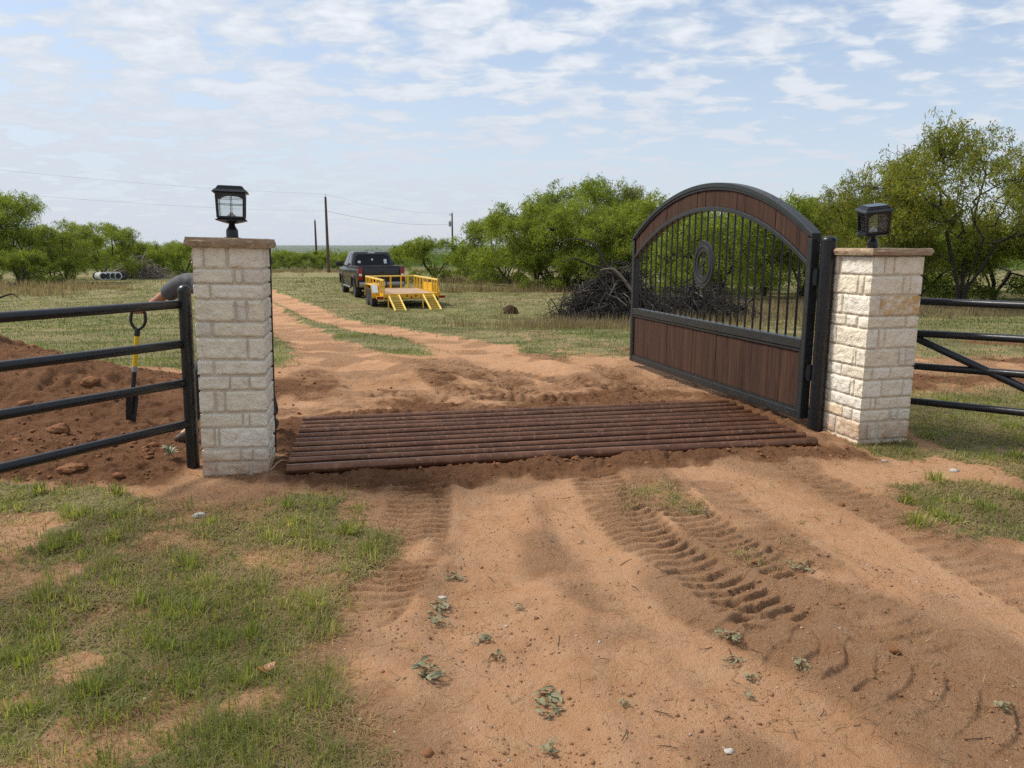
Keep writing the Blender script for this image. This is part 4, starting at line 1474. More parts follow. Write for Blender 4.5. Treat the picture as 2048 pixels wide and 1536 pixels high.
def build_person_and_shovel():
    SY = 6.45
    tip = on_ground(262, 841)
    topv = at(277.5, 619, tip.y)
    ax = (topv - tip).normalized(); L = (topv - tip).length
    sh = empty('shovel', tip, 0, 'trenching shovel with yellow shaft, black grip and narrow black blade, upright in the dirt', 'shovel')
    side = Vector((1, .12, 0)); side = (side - ax * side.dot(ax)).normalized()
    fw = side.cross(ax)
    Mx = Matrix((side, fw, ax)).transposed().to_4x4()
    sh.matrix_world = Matrix.Translation(tip) @ Mx
    # blade, slightly dished and tapering
    vs = []; fs = []
    nz, nx = 9, 7
    for k, yo in ((0, 0), (1, .004)):
        for i in range(nz):
            z_ = -.05 + .29 * i / (nz - 1)
            hw_ = .040 + .016 * (i / (nz - 1))
            if i == nz - 1: hw_ *= .86
            for j in range(nx):
                t = -1 + 2 * j / (nx - 1)
                vs.append((t * hw_, -.014 * (1 - t * t) + yo + .01 * (i / (nz - 1)) ** 2, z_))
    N_ = nz * nx
    for k in (0, 1):
        for i in range(nz - 1):
            for j in range(nx - 1):
                fs.append((k * N_ + i * nx + j, k * N_ + i * nx + j + 1, k * N_ + (i + 1) * nx + j + 1, k * N_ + (i + 1) * nx + j))
    bd = [i * nx for i in range(nz)] + [(nz - 1) * nx + j for j in range(1, nx)] + [i * nx + nx - 1 for i in range(nz - 2, -1, -1)] + [j for j in range(nx - 2, 0, -1)]
    for a, b in zip(bd, bd[1:] + bd[:1]): fs.append((a, b, b + N_, a + N_))
    bl = MB().add(vs, fs).build('blade', M['shovel_steel'], sh, True, 50)
    MB().tube([(0, -.004, .06), (0, 0, .20), (0, .003, .30), (0, 0, .38)], [.010, .016, .019, .019], 12).build('socket', M['shovel_steel'], bl, True)
    zc = L * .50
    MB().lathe([(.019, .36), (.019, zc - .05)], 14).build('lower_shaft', M['black_plastic'], sh, True)
    MB().lathe([(.0225, zc - .055), (.0225, zc - .005)], 14).build('collar', M['galv'], sh, True)
    MB().lathe([(.0205, zc - .006), (.0205, L - .21)], 14).build('yellow_shaft', M['shovel_yellow'], sh, True)
    gp = [(0, 0, L - .235), (0, 0, L - .19)]
    MB().lathe([(.024, L - .235), (.024, L - .175), (.020, L - .165)], 14).build('grip_socket', M['black_plastic'], sh, True)
    loop = []
    for i in range(33):
        a = -PI / 2 + 2 * PI * i / 32
        x = .062 * math.cos(a); z_ = L - .085 + .092 * math.sin(a)
        if math.sin(a) > 0: x = .060 * (abs(math.cos(a)) ** .45) * (1 if math.cos(a) > 0 else -1); z_ = L - .085 + .082 * math.sin(a) ** .8
        else: x *= 1 - .25 * (abs(math.sin(a)) ** 3)
        loop.append((x, 0, z_))
    MB().tube(loop[:-1], .0135, 10, closed=True).build('handle_grip', M['black_plastic'], sh, True)

    # person
    hand = topv + Vector((.0, 0.0, -.012))
    root = empty('person', (-2.3, 6.17, 0), 0, 'person in grey t-shirt bending behind the shovel-side pillar, gripping the shovel handle', 'person')
    O = Vector((-2.3, 6.17, 0))
    def J(x, y, z_, r_): return (x - O.x, y - O.y, z_ - O.z, r_)
    zs = hgt(-2.66, 6.02); zs2 = hgt(-2.05, 6.3)
    sho = Vector((-2.665, 6.17, 1.305)); elb = Vector((-2.925, 6.30, 1.165)); 
    wr_ = hand + Vector((.085, -.03, .035))
    jo = [J(-2.25, 6.19, .93, .125), J(-2.32, 6.17, 1.08, .11), J(-2.42, 6.16, 1.25, .12), J(-2.47, 6.14, 1.345, .05), J(-2.49, 6.12, 1.40, .048),
          J(-2.455, 6.10, 1.475, (.072, .085)), J(-2.461, 6.10, 1.545, (.066, .078)),
          J(-2.55, 6.17, 1.29, .06), J(*sho, .050), J(*elb, .040), J(*wr_, .026),
          J(-2.27, 6.10, 1.33, .06), J(-2.14, 6.02, 1.09, .042), J(-2.28, 5.98, .87, .027),
          J(-2.36, 6.15, .86, .082), J(-2.60, 6.05, .49, .056), J(-2.655, 6.10, .11 + zs, .040), J(-2.71, 5.99, .05 + zs, .035),
          J(-2.15, 6.22, .86, .082), J(-2.06, 6.16, .48, .056), J(-2.05, 6.30, .11 + zs2, .040), J(-2.10, 6.19, .05 + zs2, .035)]
    ed = [(0, 1), (1, 2), (2, 3), (3, 4), (4, 5), (5, 6), (2, 7), (7, 8), (8, 9), (9, 10), (2, 11), (11, 12), (12, 13), (0, 14), (14, 15), (15, 16), (16, 17), (0, 18), (18, 19), (19, 20), (20, 21)]
    skin('body', jo, ed, M['skin'], root)
    mid = sho.lerp(elb, .50)
    ts = [J(-2.27, 6.18, .90, .15), J(-2.32, 6.17, 1.08, .148), J(-2.42, 6.16, 1.25, .150), J(-2.49, 6.14, 1.35, .075), J(-2.56, 6.17, 1.295, .098), J(*sho, .080), J(*mid, .074), J(*(sho.lerp(elb, .74) - Vector((0, 0, .014))), .088),
          J(-2.27, 6.10, 1.33, .085), J(-2.19, 6.05, 1.18, .07)]
    skin('t_shirt', ts, [(0, 1), (1, 2), (2, 3), (2, 4), (4, 5), (5, 6), (6, 7), (2, 8), (8, 9)], M['grey_shirt'], root)
    tj = [J(-2.25, 6.19, .93, .145), J(-2.36, 6.15, .84, .098), J(-2.60, 6.05, .49, .075), J(-2.655, 6.10, .14 + zs, .070), J(-2.15, 6.22, .84, .098), J(-2.06, 6.16, .48, .075), J(-2.05, 6.30, .14 + zs2, .07)]
    skin('trousers', tj, [(0, 1), (1, 2), (2, 3), (0, 4), (4, 5), (5, 6)], M['jeans'], root)
    for (fx, fy, zz_) in ((-2.655, 6.10, zs), (-2.05, 6.30, zs2)):
        skin('boot', [J(fx + .01, fy + .03, .13 + zz_, .05), J(fx, fy + .01, .055 + zz_, .05), J(fx - .03, fy - .09, .05 + zz_, .05), J(fx - .06, fy - .18, .04 + zz_, .04)], [(0, 1), (1, 2), (2, 3)], M['boot'], root)
    cp_ = MB()
    c = Vector((-2.458, 6.105, 1.485)) - O
    cp_.lathe([(.092, 0), (.094, .03), (.085, .065), (.055, .092), (.006, .10)], 20, tuple(c))
    br = []
    for i in range(9):
        a = -PI * .5 + PI * i / 8
        br.append((c.x + .075 * math.sin(a), c.y - .06 - .12 * math.cos(a), c.z + .004))
    k = len(br)
    cp_.add([(x, y, z_) for x, y, z_ in br] + [(x, y, z_ + .008) for x, y, z_ in br], [tuple(range(k)), tuple(range(2 * k - 1, k - 1, -1))] + [(i, (i + 1) % k, (i + 1) % k + k, i + k) for i in range(k)])
    cp_.build('cap', M['cap'], root, True)
    # face features
    fd = Vector((-.7, -.7, 0))
    fcx = Vector((-2.455, 6.10, 1.475)) - O
    nose = MB().tube([fcx + fd * .075 + Vector((0, 0, .02)), fcx + fd * .098 + Vector((0, 0, -.015)), fcx + fd * .08 + Vector((0, 0, -.022))], [.008, .014, .008], 8)
    nose.build('nose', M['skin'], root, True)
    # hand closing round the bar of the grip: palm and five fingers
    hm = MB()
    hb = hand - O
    hm.tube([wr_ - O, (wr_ - O).lerp(hb, .35) + Vector((0, 0, .014)), hb + Vector((.038, -.004, .020)), hb + Vector((.005, 0, .024))], [.026, .032, .036, .028], 12)
    for i in range(4):
        xx = -.036 + .021 * i
        l_ = (.9, 1.0, .97, .82)[i]
        hm.tube([hb + Vector((xx + .012, -.012, .024)), hb + Vector((xx, -.026 * l_, .018)), hb + Vector((xx, -.030 * l_, -.004)), hb + Vector((xx, -.016, -.020 * l_)), hb + Vector((xx, .004, -.018))], [.010, .0095, .009, .0082, .006], 8)
    hm.tube([hb + Vector((.030, .012, .014)), hb + Vector((.026, .030, .004)), hb + Vector((.014, .028, -.012)), hb + Vector((.004, .012, -.021))], [.012, .011, .0095, .007], 8)
    hm.build('hand', M['skin'], root, True, 80)


build_person_and_shovel()

# ------------------------------------------------------------------ utility poles and lines
def pole(u, Y, v_top, label, transformer=False, lean=0.):
    x = at(u, 490, Y).x
    zb = hgt(x, Y)
    zt = at(u, v_top, Y).z
    root = empty('utility_pole', (x, Y, zb), 0, label, 'utility pole', 'utility poles')
    root.rotation_euler = (0, lean, 0)
    H_ = zt - zb
    MB().lathe([(.19, -.5), (.17, H_ * .4), (.125, H_)], 14).build('shaft', M['pole_wood'], root, True)
    MB().lathe([(.05, H_), (.07, H_ + .12), (.05, H_ + .2), (.07, H_ + .3), (.02, H_ + .36)], 12).build('insulator', M['white'], root, True)
    if transformer:
        MB().lathe([(.05, H_ - 2.4), (.24, H_ - 2.35), (.24, H_ - 1.5), (.12, H_ - 1.42), (.05, H_ - 1.2)], 16, (-.42, 0, 0)).build('transformer', M['galv'], root, True)
        MB().bar((-.5, 0, H_ - .35), (0, 0, H_ - .35), .08, .10).build('bracket', M['pole_wood'], root)
        MB().lathe([(.04, H_ - .3), (.06, H_ - .1), (.02, H_ + .02)], 10, (-.48, 0, 0)).build('insulator', M['white'], root, True)
    return Vector((x, Y, zt))


p1 = pole(655, 90, 394, 'tall brown utility pole, nearest of the three, left of the pickup')
p2 = pole(632, 118, 441, 'thin dark utility pole just left of the tallest pole')
p3 = pole(905, 140, 426, 'distant utility pole with a grey transformer, above the bush right of the pickup', True)


def wire(a, b, sag, label, r_=.016):
    pts = []
    for i in range(25):
        t = i / 24
        q = a.lerp(b, t); q.z -= sag * 4 * t * (1 - t)
        pts.append(q)
    o = MB().tube(pts, r_, 5).build('power_line', M['wire'], None, True)
    tag(o, label, 'power line', 'power lines')


wire(at(-420, 292, 48), p1 + Vector((0, 0, .35)), .5, 'upper power line crossing the sky left of the tallest pole', .006)
wire(at(-420, 345, 48), p1 + Vector((.1, 0, -1.6)), .5, 'lower power line crossing the sky left of the tallest pole', .006)
wire(p1 + Vector((0, 0, .35)), p3 + Vector((-.48, 0, 0)), .7, 'upper power line between the tallest pole and the transformer pole', .008)
wire(p1 + Vector((.1, 0, -1.6)), p3 + Vector((0, 0, -1.9)), .7, 'lower power line between the tallest pole and the transformer pole', .016)

# ------------------------------------------------------------------ trees
def tubes_np(A, B, ra, rb, n=5):
    """one open tapered tube for every row"""
    A = np.asarray(A); B = np.asarray(B)
    d = B - A; L = np.linalg.norm(d, axis=1, keepdims=True) + 1e-9; d = d / L
    ref = np.where(np.abs(d[:, 2:3]) > .9, np.array([[1., 0, 0]]), np.array([[0, 0, 1.]]))
    s = np.cross(d, ref); s /= np.linalg.norm(s, axis=1, keepdims=True) + 1e-9
    u = np.cross(d, s)
    a = 2 * PI * np.arange(n) / n
    cs = np.cos(a)[None, :, None]; sn = np.sin(a)[None, :, None]
    off = s[:, None, :] * cs + u[:, None, :] * sn
    V = np.concatenate([A[:, None, :] + off * ra[:, None, None], B[:, None, :] + off * rb[:, None, None]], 1).reshape(-1, 3)
    k = len(A); b = (np.arange(k) * 2 * n)[:, None]; j = np.arange(n)[None, :]; j2 = (j + 1) % n
    F = np.stack([b + j, b + j2, b + n + j2, b + n + j], -1).reshape(-1, 4)
    return V, F


def grow(seed, h, rx, stems, npts, lumps, low=.2, lean=0.):
    """branching by joining points of the crown to the nearest wood; returns segments and tip points"""
    r_ = np.random.default_rng(seed)
    N = [np.zeros(3)]; par = [-1]; path = [0.]
    for s in range(stems):
        a = 2 * PI * (s + r_.uniform(-.3, .3)) / stems
        sp = r_.uniform(.12, .34) * rx
        p0 = 0
        for k in range(1, 4):
            t = k / 3
            q = np.array([math.cos(a) * sp * t ** 1.4 + lean * t, math.sin(a) * sp * t ** 1.4, h * (.30 + .1 * r_.random()) * t]) + r_.normal(0, .05, 3) * h * .1
            N.append(q); par.append(p0); path.append(path[p0] + np.linalg.norm(q - N[p0])); p0 = len(N) - 1
    # crown lumps over a dome
    C = []; Rl = []
    for i in range(lumps):
        rr = rx * .84 * math.sqrt(r_.uniform(.02, 1)); a = r_.uniform(0, 2 * PI)
        dome = math.sqrt(max(0, 1 - (rr / rx) ** 2))
        top = h * (.30 + .60 * dome)
        z = r_.uniform(low * h + .10 * h, top) if r_.random() < .62 else top - r_.uniform(0, .08) * h
        C.append((rr * math.cos(a) + lean, rr * math.sin(a), z)); Rl.append(r_.uniform(.10, .19) * (h + rx) * .5)
    C = np.array(C); Rl = np.array(Rl)
    P = []
    while len(P) < npts:
        i = r_.integers(lumps)
        v = r_.normal(0, 1, 3); v /= np.linalg.norm(v)
        q = C[i] + v * Rl[i] * np.array([1.2, 1.2, .85]) * r_.random() ** .42
        if q[2] > low * h and q[2] < h: P.append(q)
    P = np.array(P)
    P = P[np.argsort(np.linalg.norm(P - np.array([0, 0, h * .28]), axis=1))]
    buf = np.zeros((20000, 3)); pb = np.zeros(20000); buf[:len(N)] = np.array(N); pb[:len(N)] = path; n = len(N)
    for q in P:
        A = buf[1:n]; d = np.linalg.norm(A - q, axis=1)
        cost = d + .22 * pb[1:n] + np.where(A[:, 2] > q[2] + .25 * h, .35 * h, 0)
        j = int(np.argmin(cost)) + 1
        d_ = d[j - 1]; o_ = buf[j].copy()
        k = max(1, int(d_ / .45))
        p0 = j
        for m in range(1, k + 1):
            t = m / k
            buf[n] = o_ + (q - o_) * t + (r_.normal(0, .06, 3) * (1 if m < k else 0)) + np.array([0, 0, .10 * d_ * math.sin(PI * t)])
            pb[n] = pb[p0] + d_ / k; par.append(p0); p0 = n; n += 1
    N = buf[:n]
    par = np.array(par)
    ch = np.zeros(len(N))
    leaf = np.ones(len(N), bool); leaf[par[1:]] = False
    cnt = leaf.astype(float)
    for i in range(len(N) - 1, 0, -1): cnt[par[i]] += cnt[i]
    return N, par, cnt, P


def leaf_quads(P, K, spread, l0, l1, w, droop, seed):
    """narrow leaflets in small hanging sprays round every point of P"""
    r_ = np.random.default_rng(seed)
    n = len(P)
    sprays = 3
    a = r_.uniform(0, 2 * PI, (n, sprays)); sd = np.stack([np.cos(a), np.sin(a), r_.uniform(-1.0, .25, (n, sprays))], -1)
    sd /= np.linalg.norm(sd, axis=-1, keepdims=True)
    idx = np.repeat(np.arange(n), K); si = r_.integers(0, sprays, n * K)
    t = r_.random(n * K)
    c = P[idx] + sd[idx, si] * (t * spread)[:, None] + r_.normal(0, spread * .20, (n * K, 3))
    c[:, 2] -= droop * t * t * spread
    d = r_.normal(0, 1, (n * K, 3)) + sd[idx, si] * .7; d[:, 2] -= .55
    d /= np.linalg.norm(d, axis=1, keepdims=True)
    o = r_.normal(0, 1, (n * K, 3)); s = np.cross(d, o); s /= np.linalg.norm(s, axis=1, keepdims=True) + 1e-9
    L = r_.uniform(l0, l1, n * K)[:, None]; w_ = (r_.uniform(.7, 1.3, n * K) * w)[:, None]
    V = np.stack([c - d * L * .5, c + s * w_ * .5, c + d * L * .5, c - s * w_ * .5], 1).reshape(-1, 3)
    F = np.arange(n * K * 4).reshape(-1, 4)
    return V, F


def make_tree(seed, h, rx, stems, npts, lumps, K, leafm, label, low=.2, lean=0., tip=.0060, spread=.32, ll=(.08, .20), lw=.032, bare=.16):
    N, par, cnt, P = grow(seed, h, rx, stems, npts, lumps, low, lean)
    root = empty('mesquite_tree', (0, 0, 0), 0, label, 'tree')
    i = np.arange(1, len(N))
    ra = tip * np.maximum(cnt[par[i]], 1) ** .46; rb = tip * np.maximum(cnt[i], 1) ** .46
    ra = np.minimum(ra, rb * 1.5)
    V, F = tubes_np(N[par[i]], N[i] + (N[i] - N[par[i]]) * .04, ra, rb, 5)
    V[:, 2] = np.where(V[:, 2] < .05, V[:, 2] - .25, V[:, 2])
    mesh_np('trunk', V, F, None, M['bark'], root, True)
    r_ = np.random.default_rng(seed + 5)
    keep = P[r_.random(len(P)) > bare]
    V, F = leaf_quads(keep, K, spread, ll[0], ll[1], lw, .7, seed + 1)
    mesh_np('crown', V, F, None, leafm, root)
    return root


T_TALL = make_tree(3, 5.6, 2.7, 3, 860, 36, 34, M['leaf_green'], '', low=.10, lean=.15)
T_WIDE = make_tree(11, 6.1, 3.9, 5, 1350, 50, 32, M['leaf_olive'], '', low=.12, spread=.34, bare=.18)
T_ROUND = make_tree(23, 4.2, 2.7, 4, 820, 34, 34, M['leaf_green'], '', low=.07)
T_YEL = make_tree(31, 4.4, 2.7, 4, 820, 34, 34, M['leaf_yellow'], '', low=.07)
T_LOW = make_tree(43, 2.9, 2.5, 5, 640, 26, 36, M['leaf_green'], '', low=.05)
PROTO = {'tall': (T_TALL, 5.6), 'wide': (T_WIDE, 6.1), 'round': (T_ROUND, 4.2), 'yel': (T_YEL, 4.4), 'low': (T_LOW, 2.9)}
used = set()


def plant(kind, u, Y, h, rz, label, group, wx=1.0):
    t, h0 = PROTO[kind]
    x = at(u, 560, Y).x; z_ = hgt(x, Y) - .02
    k = h / h0
    if kind not in used:
        used.add(kind)
        t.location = (x, Y, z_); t.rotation_euler = (0, 0, R(rz)); t.scale = (k * wx, k * wx, k)
        t['label'] = label; t['group'] = group
        return t
    return copy_tree(t, (x, Y, z_), R(rz), (k * wx, k * wx, k), label, group)


GLF, GMD, GRT, GFR = 'trees along the left edge of the field', 'trees behind the gate and brush pile', 'trees beyond the right fence', 'low trees beyond the end of the field'
# left
plant('tall', 38, 45, 5.7, 0, 'tall dark-trunked mesquite, highest tree on the left edge of the field', GLF)
plant('tall', -55, 43, 5.3, 120, 'mesquite cut by the left picture edge, beside the tallest left tree', GLF)
plant('yel', 132, 44.5, 3.9, 40, 'yellow-green mesquite bush just right of the tallest left tree', GLF, 1.1)
plant('round', 205, 52, 4.3, 10, 'mesquite behind the black and white drums, with a sparse top', GLF)
plant('low', 268, 60, 3.0, 80, 'low mesquite behind the grey brush heap, nearest the white drums', GLF)
plant('low', 322, 61, 3.2, 200, 'low dark-stemmed mesquite right behind the pale brush heap', GLF)
plant('low', 372, 60, 3.0, 300, 'low mesquite partly hidden by the cap of the shovel-side pillar', GLF)
plant('low', 40, 41, 2.2, 150, 'leafy low bush at the foot of the tallest left tree', GLF)
plant('round', 60, 55, 4.0, 250, 'mesquite seen behind the trunk of the tallest left tree', GLF)
plant('low', 108, 43, 2.0, 20, 'small leafy bush in front of the yellow-green bush', GLF)
plant('round', 150, 62, 3.8, 330, 'mesquite in the second row, behind the yellow-green bush', GLF)
# centre
plant('low', 868, 48, 3.05, 60, 'spreading low mesquite just right of the pickup', GMD, 1.12)
plant('low', 945, 52, 2.3, 130, 'small bush between the pickup-side mesquite and the big grove', GMD)
plant('yel', 1072, 40, 5.1, 215, 'pale green mesquite with forked dark stems, left front of the grove by the brush pile', GMD, 1.08)
plant('yel', 1135, 38.5, 4.9, 310, 'yellow-green mesquite between the forked one and the brush pile limb', GMD, 1.1)
plant('yel', 1305, 38, 5.1, 20, 'yellow-green mesquite touching the left end of the gate arch', GMD, 1.0)
plant('tall', 1165, 44, 6.4, 200, 'tallest mesquite behind the brush pile', GMD, 1.1)
plant('wide', 1270, 44, 5.9, 50, 'broad mesquite rising behind the left end of the arched gate', GMD, .8)
plant('yel', 1225, 37, 4.3, 100, 'yellow-green mesquite directly behind the brush pile limb', GMD, 1.1)
plant('round', 1010, 46, 4.5, 160, 'bushy mesquite at the far left of the grove', GMD)
plant('round', 1340, 36, 4.3, 75, 'mesquite behind the far end of the gate', GMD, 1.1)
plant('round', 1435, 31, 4.2, 290, 'mesquite seen through the gate bars behind the round medallion', GMD, 1.1)
plant('yel', 1530, 33, 4.4, 330, 'mesquite seen through the gate bars right of the medallion', GMD, 1.05)
plant('low', 1480, 37, 3.1, 350, 'low mesquite filling the gap between two trees seen through the bars', GMD, 1.2)
plant('round', 1605, 33, 4.8, 20, 'mesquite topping the hinge end of the gate', GMD, 1.0)
plant('low', 1100, 38.2, 2.3, 45, 'waist-high bush at the foot of the grove, between two forked stems', GMD, 1.2)
plant('low', 1185, 37.2, 2.5, 145, 'low bush filling the gap behind the top of the brush pile', GMD, 1.2)
plant('low', 1020, 43, 2.4, 245, 'low bush under the left side of the grove', GMD, 1.25)
# right
plant('wide', 1925, 27, 6.8, 0, 'big olive mesquite with many spreading trunks, highest tree of all on the right', GRT, .95)
plant('wide', 1745, 29, 5.3, 140, 'olive mesquite directly behind the tilted lantern', GRT, .8)
plant('yel', 1690, 36, 4.7, 265, 'mesquite between the gate arch and the tilted lantern', GRT, 1.1)
plant('wide', 2130, 29, 5.8, 230, 'mesquite cut by the right picture edge', GRT, .9)
plant('round', 1840, 36, 5.0, 190, 'green mesquite behind the gap between the two olive trees', GRT, 1.2)
plant('low', 1990, 29.5, 3.3, 100, 'low mesquite under the big olive tree', GRT, 1.3)
plant('low', 1770, 38, 3.2, 10, 'low dark mesquite behind the cap of the ochre-stained pillar', GRT, 1.3)
plant('low', 1838, 30, 2.9, 40, 'low mesquite just over the top rail right of the ochre-stained pillar', GRT, 1.2)
# end of the field
fr = [(548, 100, 2.9, 'low', 'leftmost low tree beyond the field end, touching the shovel-side pillar'), (580, 104, 2.7, 'round', 'low tree left of the thin dark pole'),
      (612, 98, 2.5, 'low', 'low tree just left of both poles, beyond the field end'), (644, 106, 2.8, 'round', 'low tree behind the foot of the tallest pole'),
      (676, 100, 2.5, 'low', 'low tree between the tallest pole and the pickup'), (712, 97, 2.5, 'low', 'low tree behind the left mirror of the pickup'),
      (752, 104, 2.4, 'round', 'low tree hidden behind the cab of the pickup'), (792, 100, 2.4, 'low', 'low tree seen over the tailgate of the pickup'),
      (420, 84, 3.0, 'low', 'low tree in the second row, left of the shovel-side pillar'), (290, 84, 3.6, 'round', 'low tree in the second row behind the brush heap')]
for i, (u, Y, h, kd, lb) in enumerate(fr):
    plant(kd, u, Y, h, 47 * i, lb, GFR, 1.25)


def far_wood():
    r_ = np.random.default_rng(99)
    V = []; 
    n = 2600
    rad = np.exp(r_.uniform(math.log(108), math.log(3200), n)); a = r_.uniform(-.95, .95, n)
    X = rad * np.sin(a); Y = rad * np.cos(a)
    Z = terrain(X, Y)[0]
    dens = fbm(X / rad * 30, rad / 60, .5, 3, 12)
    keep = (dens > .40) | (rad < 190)
    keep &= ~((np.abs(a) < .0)) 
    X, Y, Z, rad = X[keep], Y[keep], Z[keep], rad[keep]
    for x, y, z_, r0 in zip(X, Y, Z, rad):
        near = r0 < 260
        k = 230 if r0 < 180 else (120 if r0 < 500 else 46)
        h = r_.uniform(2.0, 3.4); w = r_.uniform(1.8, 3.4) * (1 if near else 1.8)
        sz = .26 if r0 < 180 else (.5 if r0 < 500 else 1.3)
        v = r_.normal(0, 1, (k, 3)); v /= np.linalg.norm(v, axis=1, keepdims=True)
        v[:, 2] = np.abs(v[:, 2])
        rr = r_.random(k) ** .35
        c = v * rr[:, None] * np.array([w, w, h * .85]) + np.array([x, y, z_ + .25])
        c += r_.normal(0, .12, (k, 3))
        d = r_.normal(0, 1, (k, 3)); d /= np.linalg.norm(d, axis=1, keepdims=True)
        s = np.cross(d, r_.normal(0, 1, (k, 3))); s /= np.linalg.norm(s, axis=1, keepdims=True)
        V.append(np.stack([c - d * sz * .6, c + s * sz * .35, c + d * sz * .6, c - s * sz * .35], 1).reshape(-1, 3))
    V = np.concatenate(V)
    o = mesh_np('far_woodland', V, np.arange(len(V)).reshape(-1, 4), None, M['leaf_far'])
    tag(o, 'dark green scrub woodland stretching to the horizon', 'woodland', kind='stuff')


far_wood()

# ------------------------------------------------------------------ grass
def blades(P, L, w, seed, lean=.5, flat=False, yaw=None):
    r_ = np.random.default_rng(seed)
    n = len(P)
    a = r_.uniform(0, 2 * PI, n)
    if yaw is not None: a = yaw + r_.normal(0, .5, n)
    d = np.stack([np.cos(a), np.sin(a), np.zeros(n)], 1); s = np.stack([-np.sin(a), np.cos(a), np.zeros(n)], 1)
    k = (np.abs(r_.normal(0, lean, n)))[:, None]
    L = L[:, None]; w = w[:, None]
    up = np.array([[0, 0, 1.]])
    if flat:
        m = P + d * L * .5 + up * (.010 + .012 * r_.random((n, 1))); t = P + d * L + up * .006 + s * L * r_.uniform(-.2, .2, (n, 1))
        b = P + up * .004
    else:
        b = P - up * .004
        c = np.minimum(k, 1.2)
        m = P + d * L * .33 * c + up * L * .55 * (1 - .25 * c); t = P + d * L * .85 * c + up * L * (1 - .50 * c)
    V = np.stack([b - s * w * .5, b + s * w * .5, m + s * w * .42, m - s * w * .42, t], 1).reshape(-1, 3)
    i = (np.arange(n) * 5)[:, None]
    return V, i + np.array([[0, 1, 2, 3]]), i + np.array([[3, 2, 4]])


def sample(n, r0, r1, amax, seed, power=0.):
    r_ = np.random.default_rng(seed)
    rad = np.exp(r_.uniform(math.log(r0), math.log(r1), n)); a = r_.uniform(-amax, amax, n)
    return rad * np.sin(a), rad * np.cos(a), r_


def near_grass():
    V = []; F4 = []; F3 = []; off = 0
    # tufts
    x, y, r_ = sample(15000, 1.9, 10.5, .78, 301)
    z, fr_, gr_, fa = terrain(x, y)
    clump = ss(.44, .62, fbm(x, y, 2.6, 3, 302))
    ok = r_.random(len(x)) < np.clip(gr_ * 1.05 - .12, 0, 1) * (.10 + .75 * clump)
    x, y = x[ok], y[ok]
    dist = np.hypot(x, y)
    k = (r_.integers(8, 34, len(x)) * np.clip(3.6 / dist, .55, 1.3)).astype(int) + 3
    i = np.repeat(np.arange(len(x)), k)
    sp = r_.uniform(.018, .055, len(x))[i]
    bx = x[i] + r_.normal(0, 1, len(i)) * sp; by = y[i] + r_.normal(0, 1, len(i)) * sp
    bz = terrain(bx, by)[0]
    L = r_.uniform(.4, 1.0, len(i)) * (.025 + .085 * r_.random(len(x)) ** 1.6)[i]
    w = r_.uniform(.0025, .0045, len(i)) * np.clip(np.hypot(bx, by) / 3.2, .8, 2)
    v, f4, f3 = blades(np.stack([bx, by, bz], 1), L, w, 303, .85, yaw=np.arctan2(by - y[i], bx - x[i]))
    V.append(v); F4.append(f4 + off); F3.append(f3 + off); off += len(v)
    # a few ranker tufts
    x, y, r_ = sample(1100, 1.9, 9.5, .78, 305)
    z, fr_, gr_, fa = terrain(x, y)
    ok = r_.random(len(x)) < np.clip(gr_ * .75 - .12, 0, 1)
    x, y = x[ok], y[ok]
    k = r_.integers(40, 110, len(x)); i = np.repeat(np.arange(len(x)), k)
    sp = r_.uniform(.02, .045, len(x))[i]
    bx = x[i] + r_.normal(0, 1, len(i)) * sp; by = y[i] + r_.normal(0, 1, len(i)) * sp
    bz = terrain(bx, by)[0]
    L = r_.uniform(.4, 1.0, len(i)) * r_.uniform(.06, .13, len(x))[i]
    w = r_.uniform(.0028, .0052, len(i)) * np.clip(np.hypot(bx, by) / 3.2, .8, 2)
    v, f4, f3 = blades(np.stack([bx, by, bz], 1), L, w, 306, .75, yaw=np.arctan2(by - y[i], bx - x[i]))
    V.append(v); F4.append(f4 + off); F3.append(f3 + off); off += len(v)
    # short scattered blades
    x, y, r_ = sample(230000, 1.9, 12, .80, 311)
    z, fr_, gr_, fa = terrain(x, y)
    ok = r_.random(len(x)) < np.clip(gr_ * 1.1 - .06, 0, 1) * (.35 + .65 * ss(.35, .6, fbm(x, y, 3.1, 3, 304)))
    x, y, z = x[ok], y[ok], z[ok]
    L = r_.uniform(.015, .06, len(x)); w = r_.uniform(.002, .004, len(x)) * np.clip(np.hypot(x, y) / 3.2, .8, 2.2)
    v, f4, f3 = blades(np.stack([x, y, z], 1), L, w, 312, .9)
    V.append(v); F4.append(f4 + off); F3.append(f3 + off); off += len(v)
    o = mesh_np('grass', np.concatenate(V), np.concatenate(F4), np.concatenate(F3), M['grass'])
    tag(o, 'patchy green grass tufts growing round the dirt drive', 'grass', kind='stuff')
    # straw lying about
    x, y, r_ = sample(400000, 1.9, 11, .80, 321)
    z, fr_, gr_, fa = terrain(x, y)
    ok = r_.random(len(x)) < np.clip(gr_ * 1.3 + .014, 0, 1) * (.25 + .75 * ss(.40, .58, fbm(x, y, 1.9, 3, 322))) * (1 - fr_ * .9)
    x, y, z = x[ok], y[ok], z[ok]
    L = r_.uniform(.02, .11, len(x)); w = r_.uniform(.0018, .0035, len(x)) * np.clip(np.hypot(x, y) / 3.2, .8, 2)
    v, f4, f3 = blades(np.stack([x, y, z], 1), L, w, 323, flat=True)
    o = mesh_np('dry_straw', v, f4, f3, M['straw'])
    tag(o, 'pale dry straw scattered between the grass tufts', 'straw', kind='stuff')


near_grass()


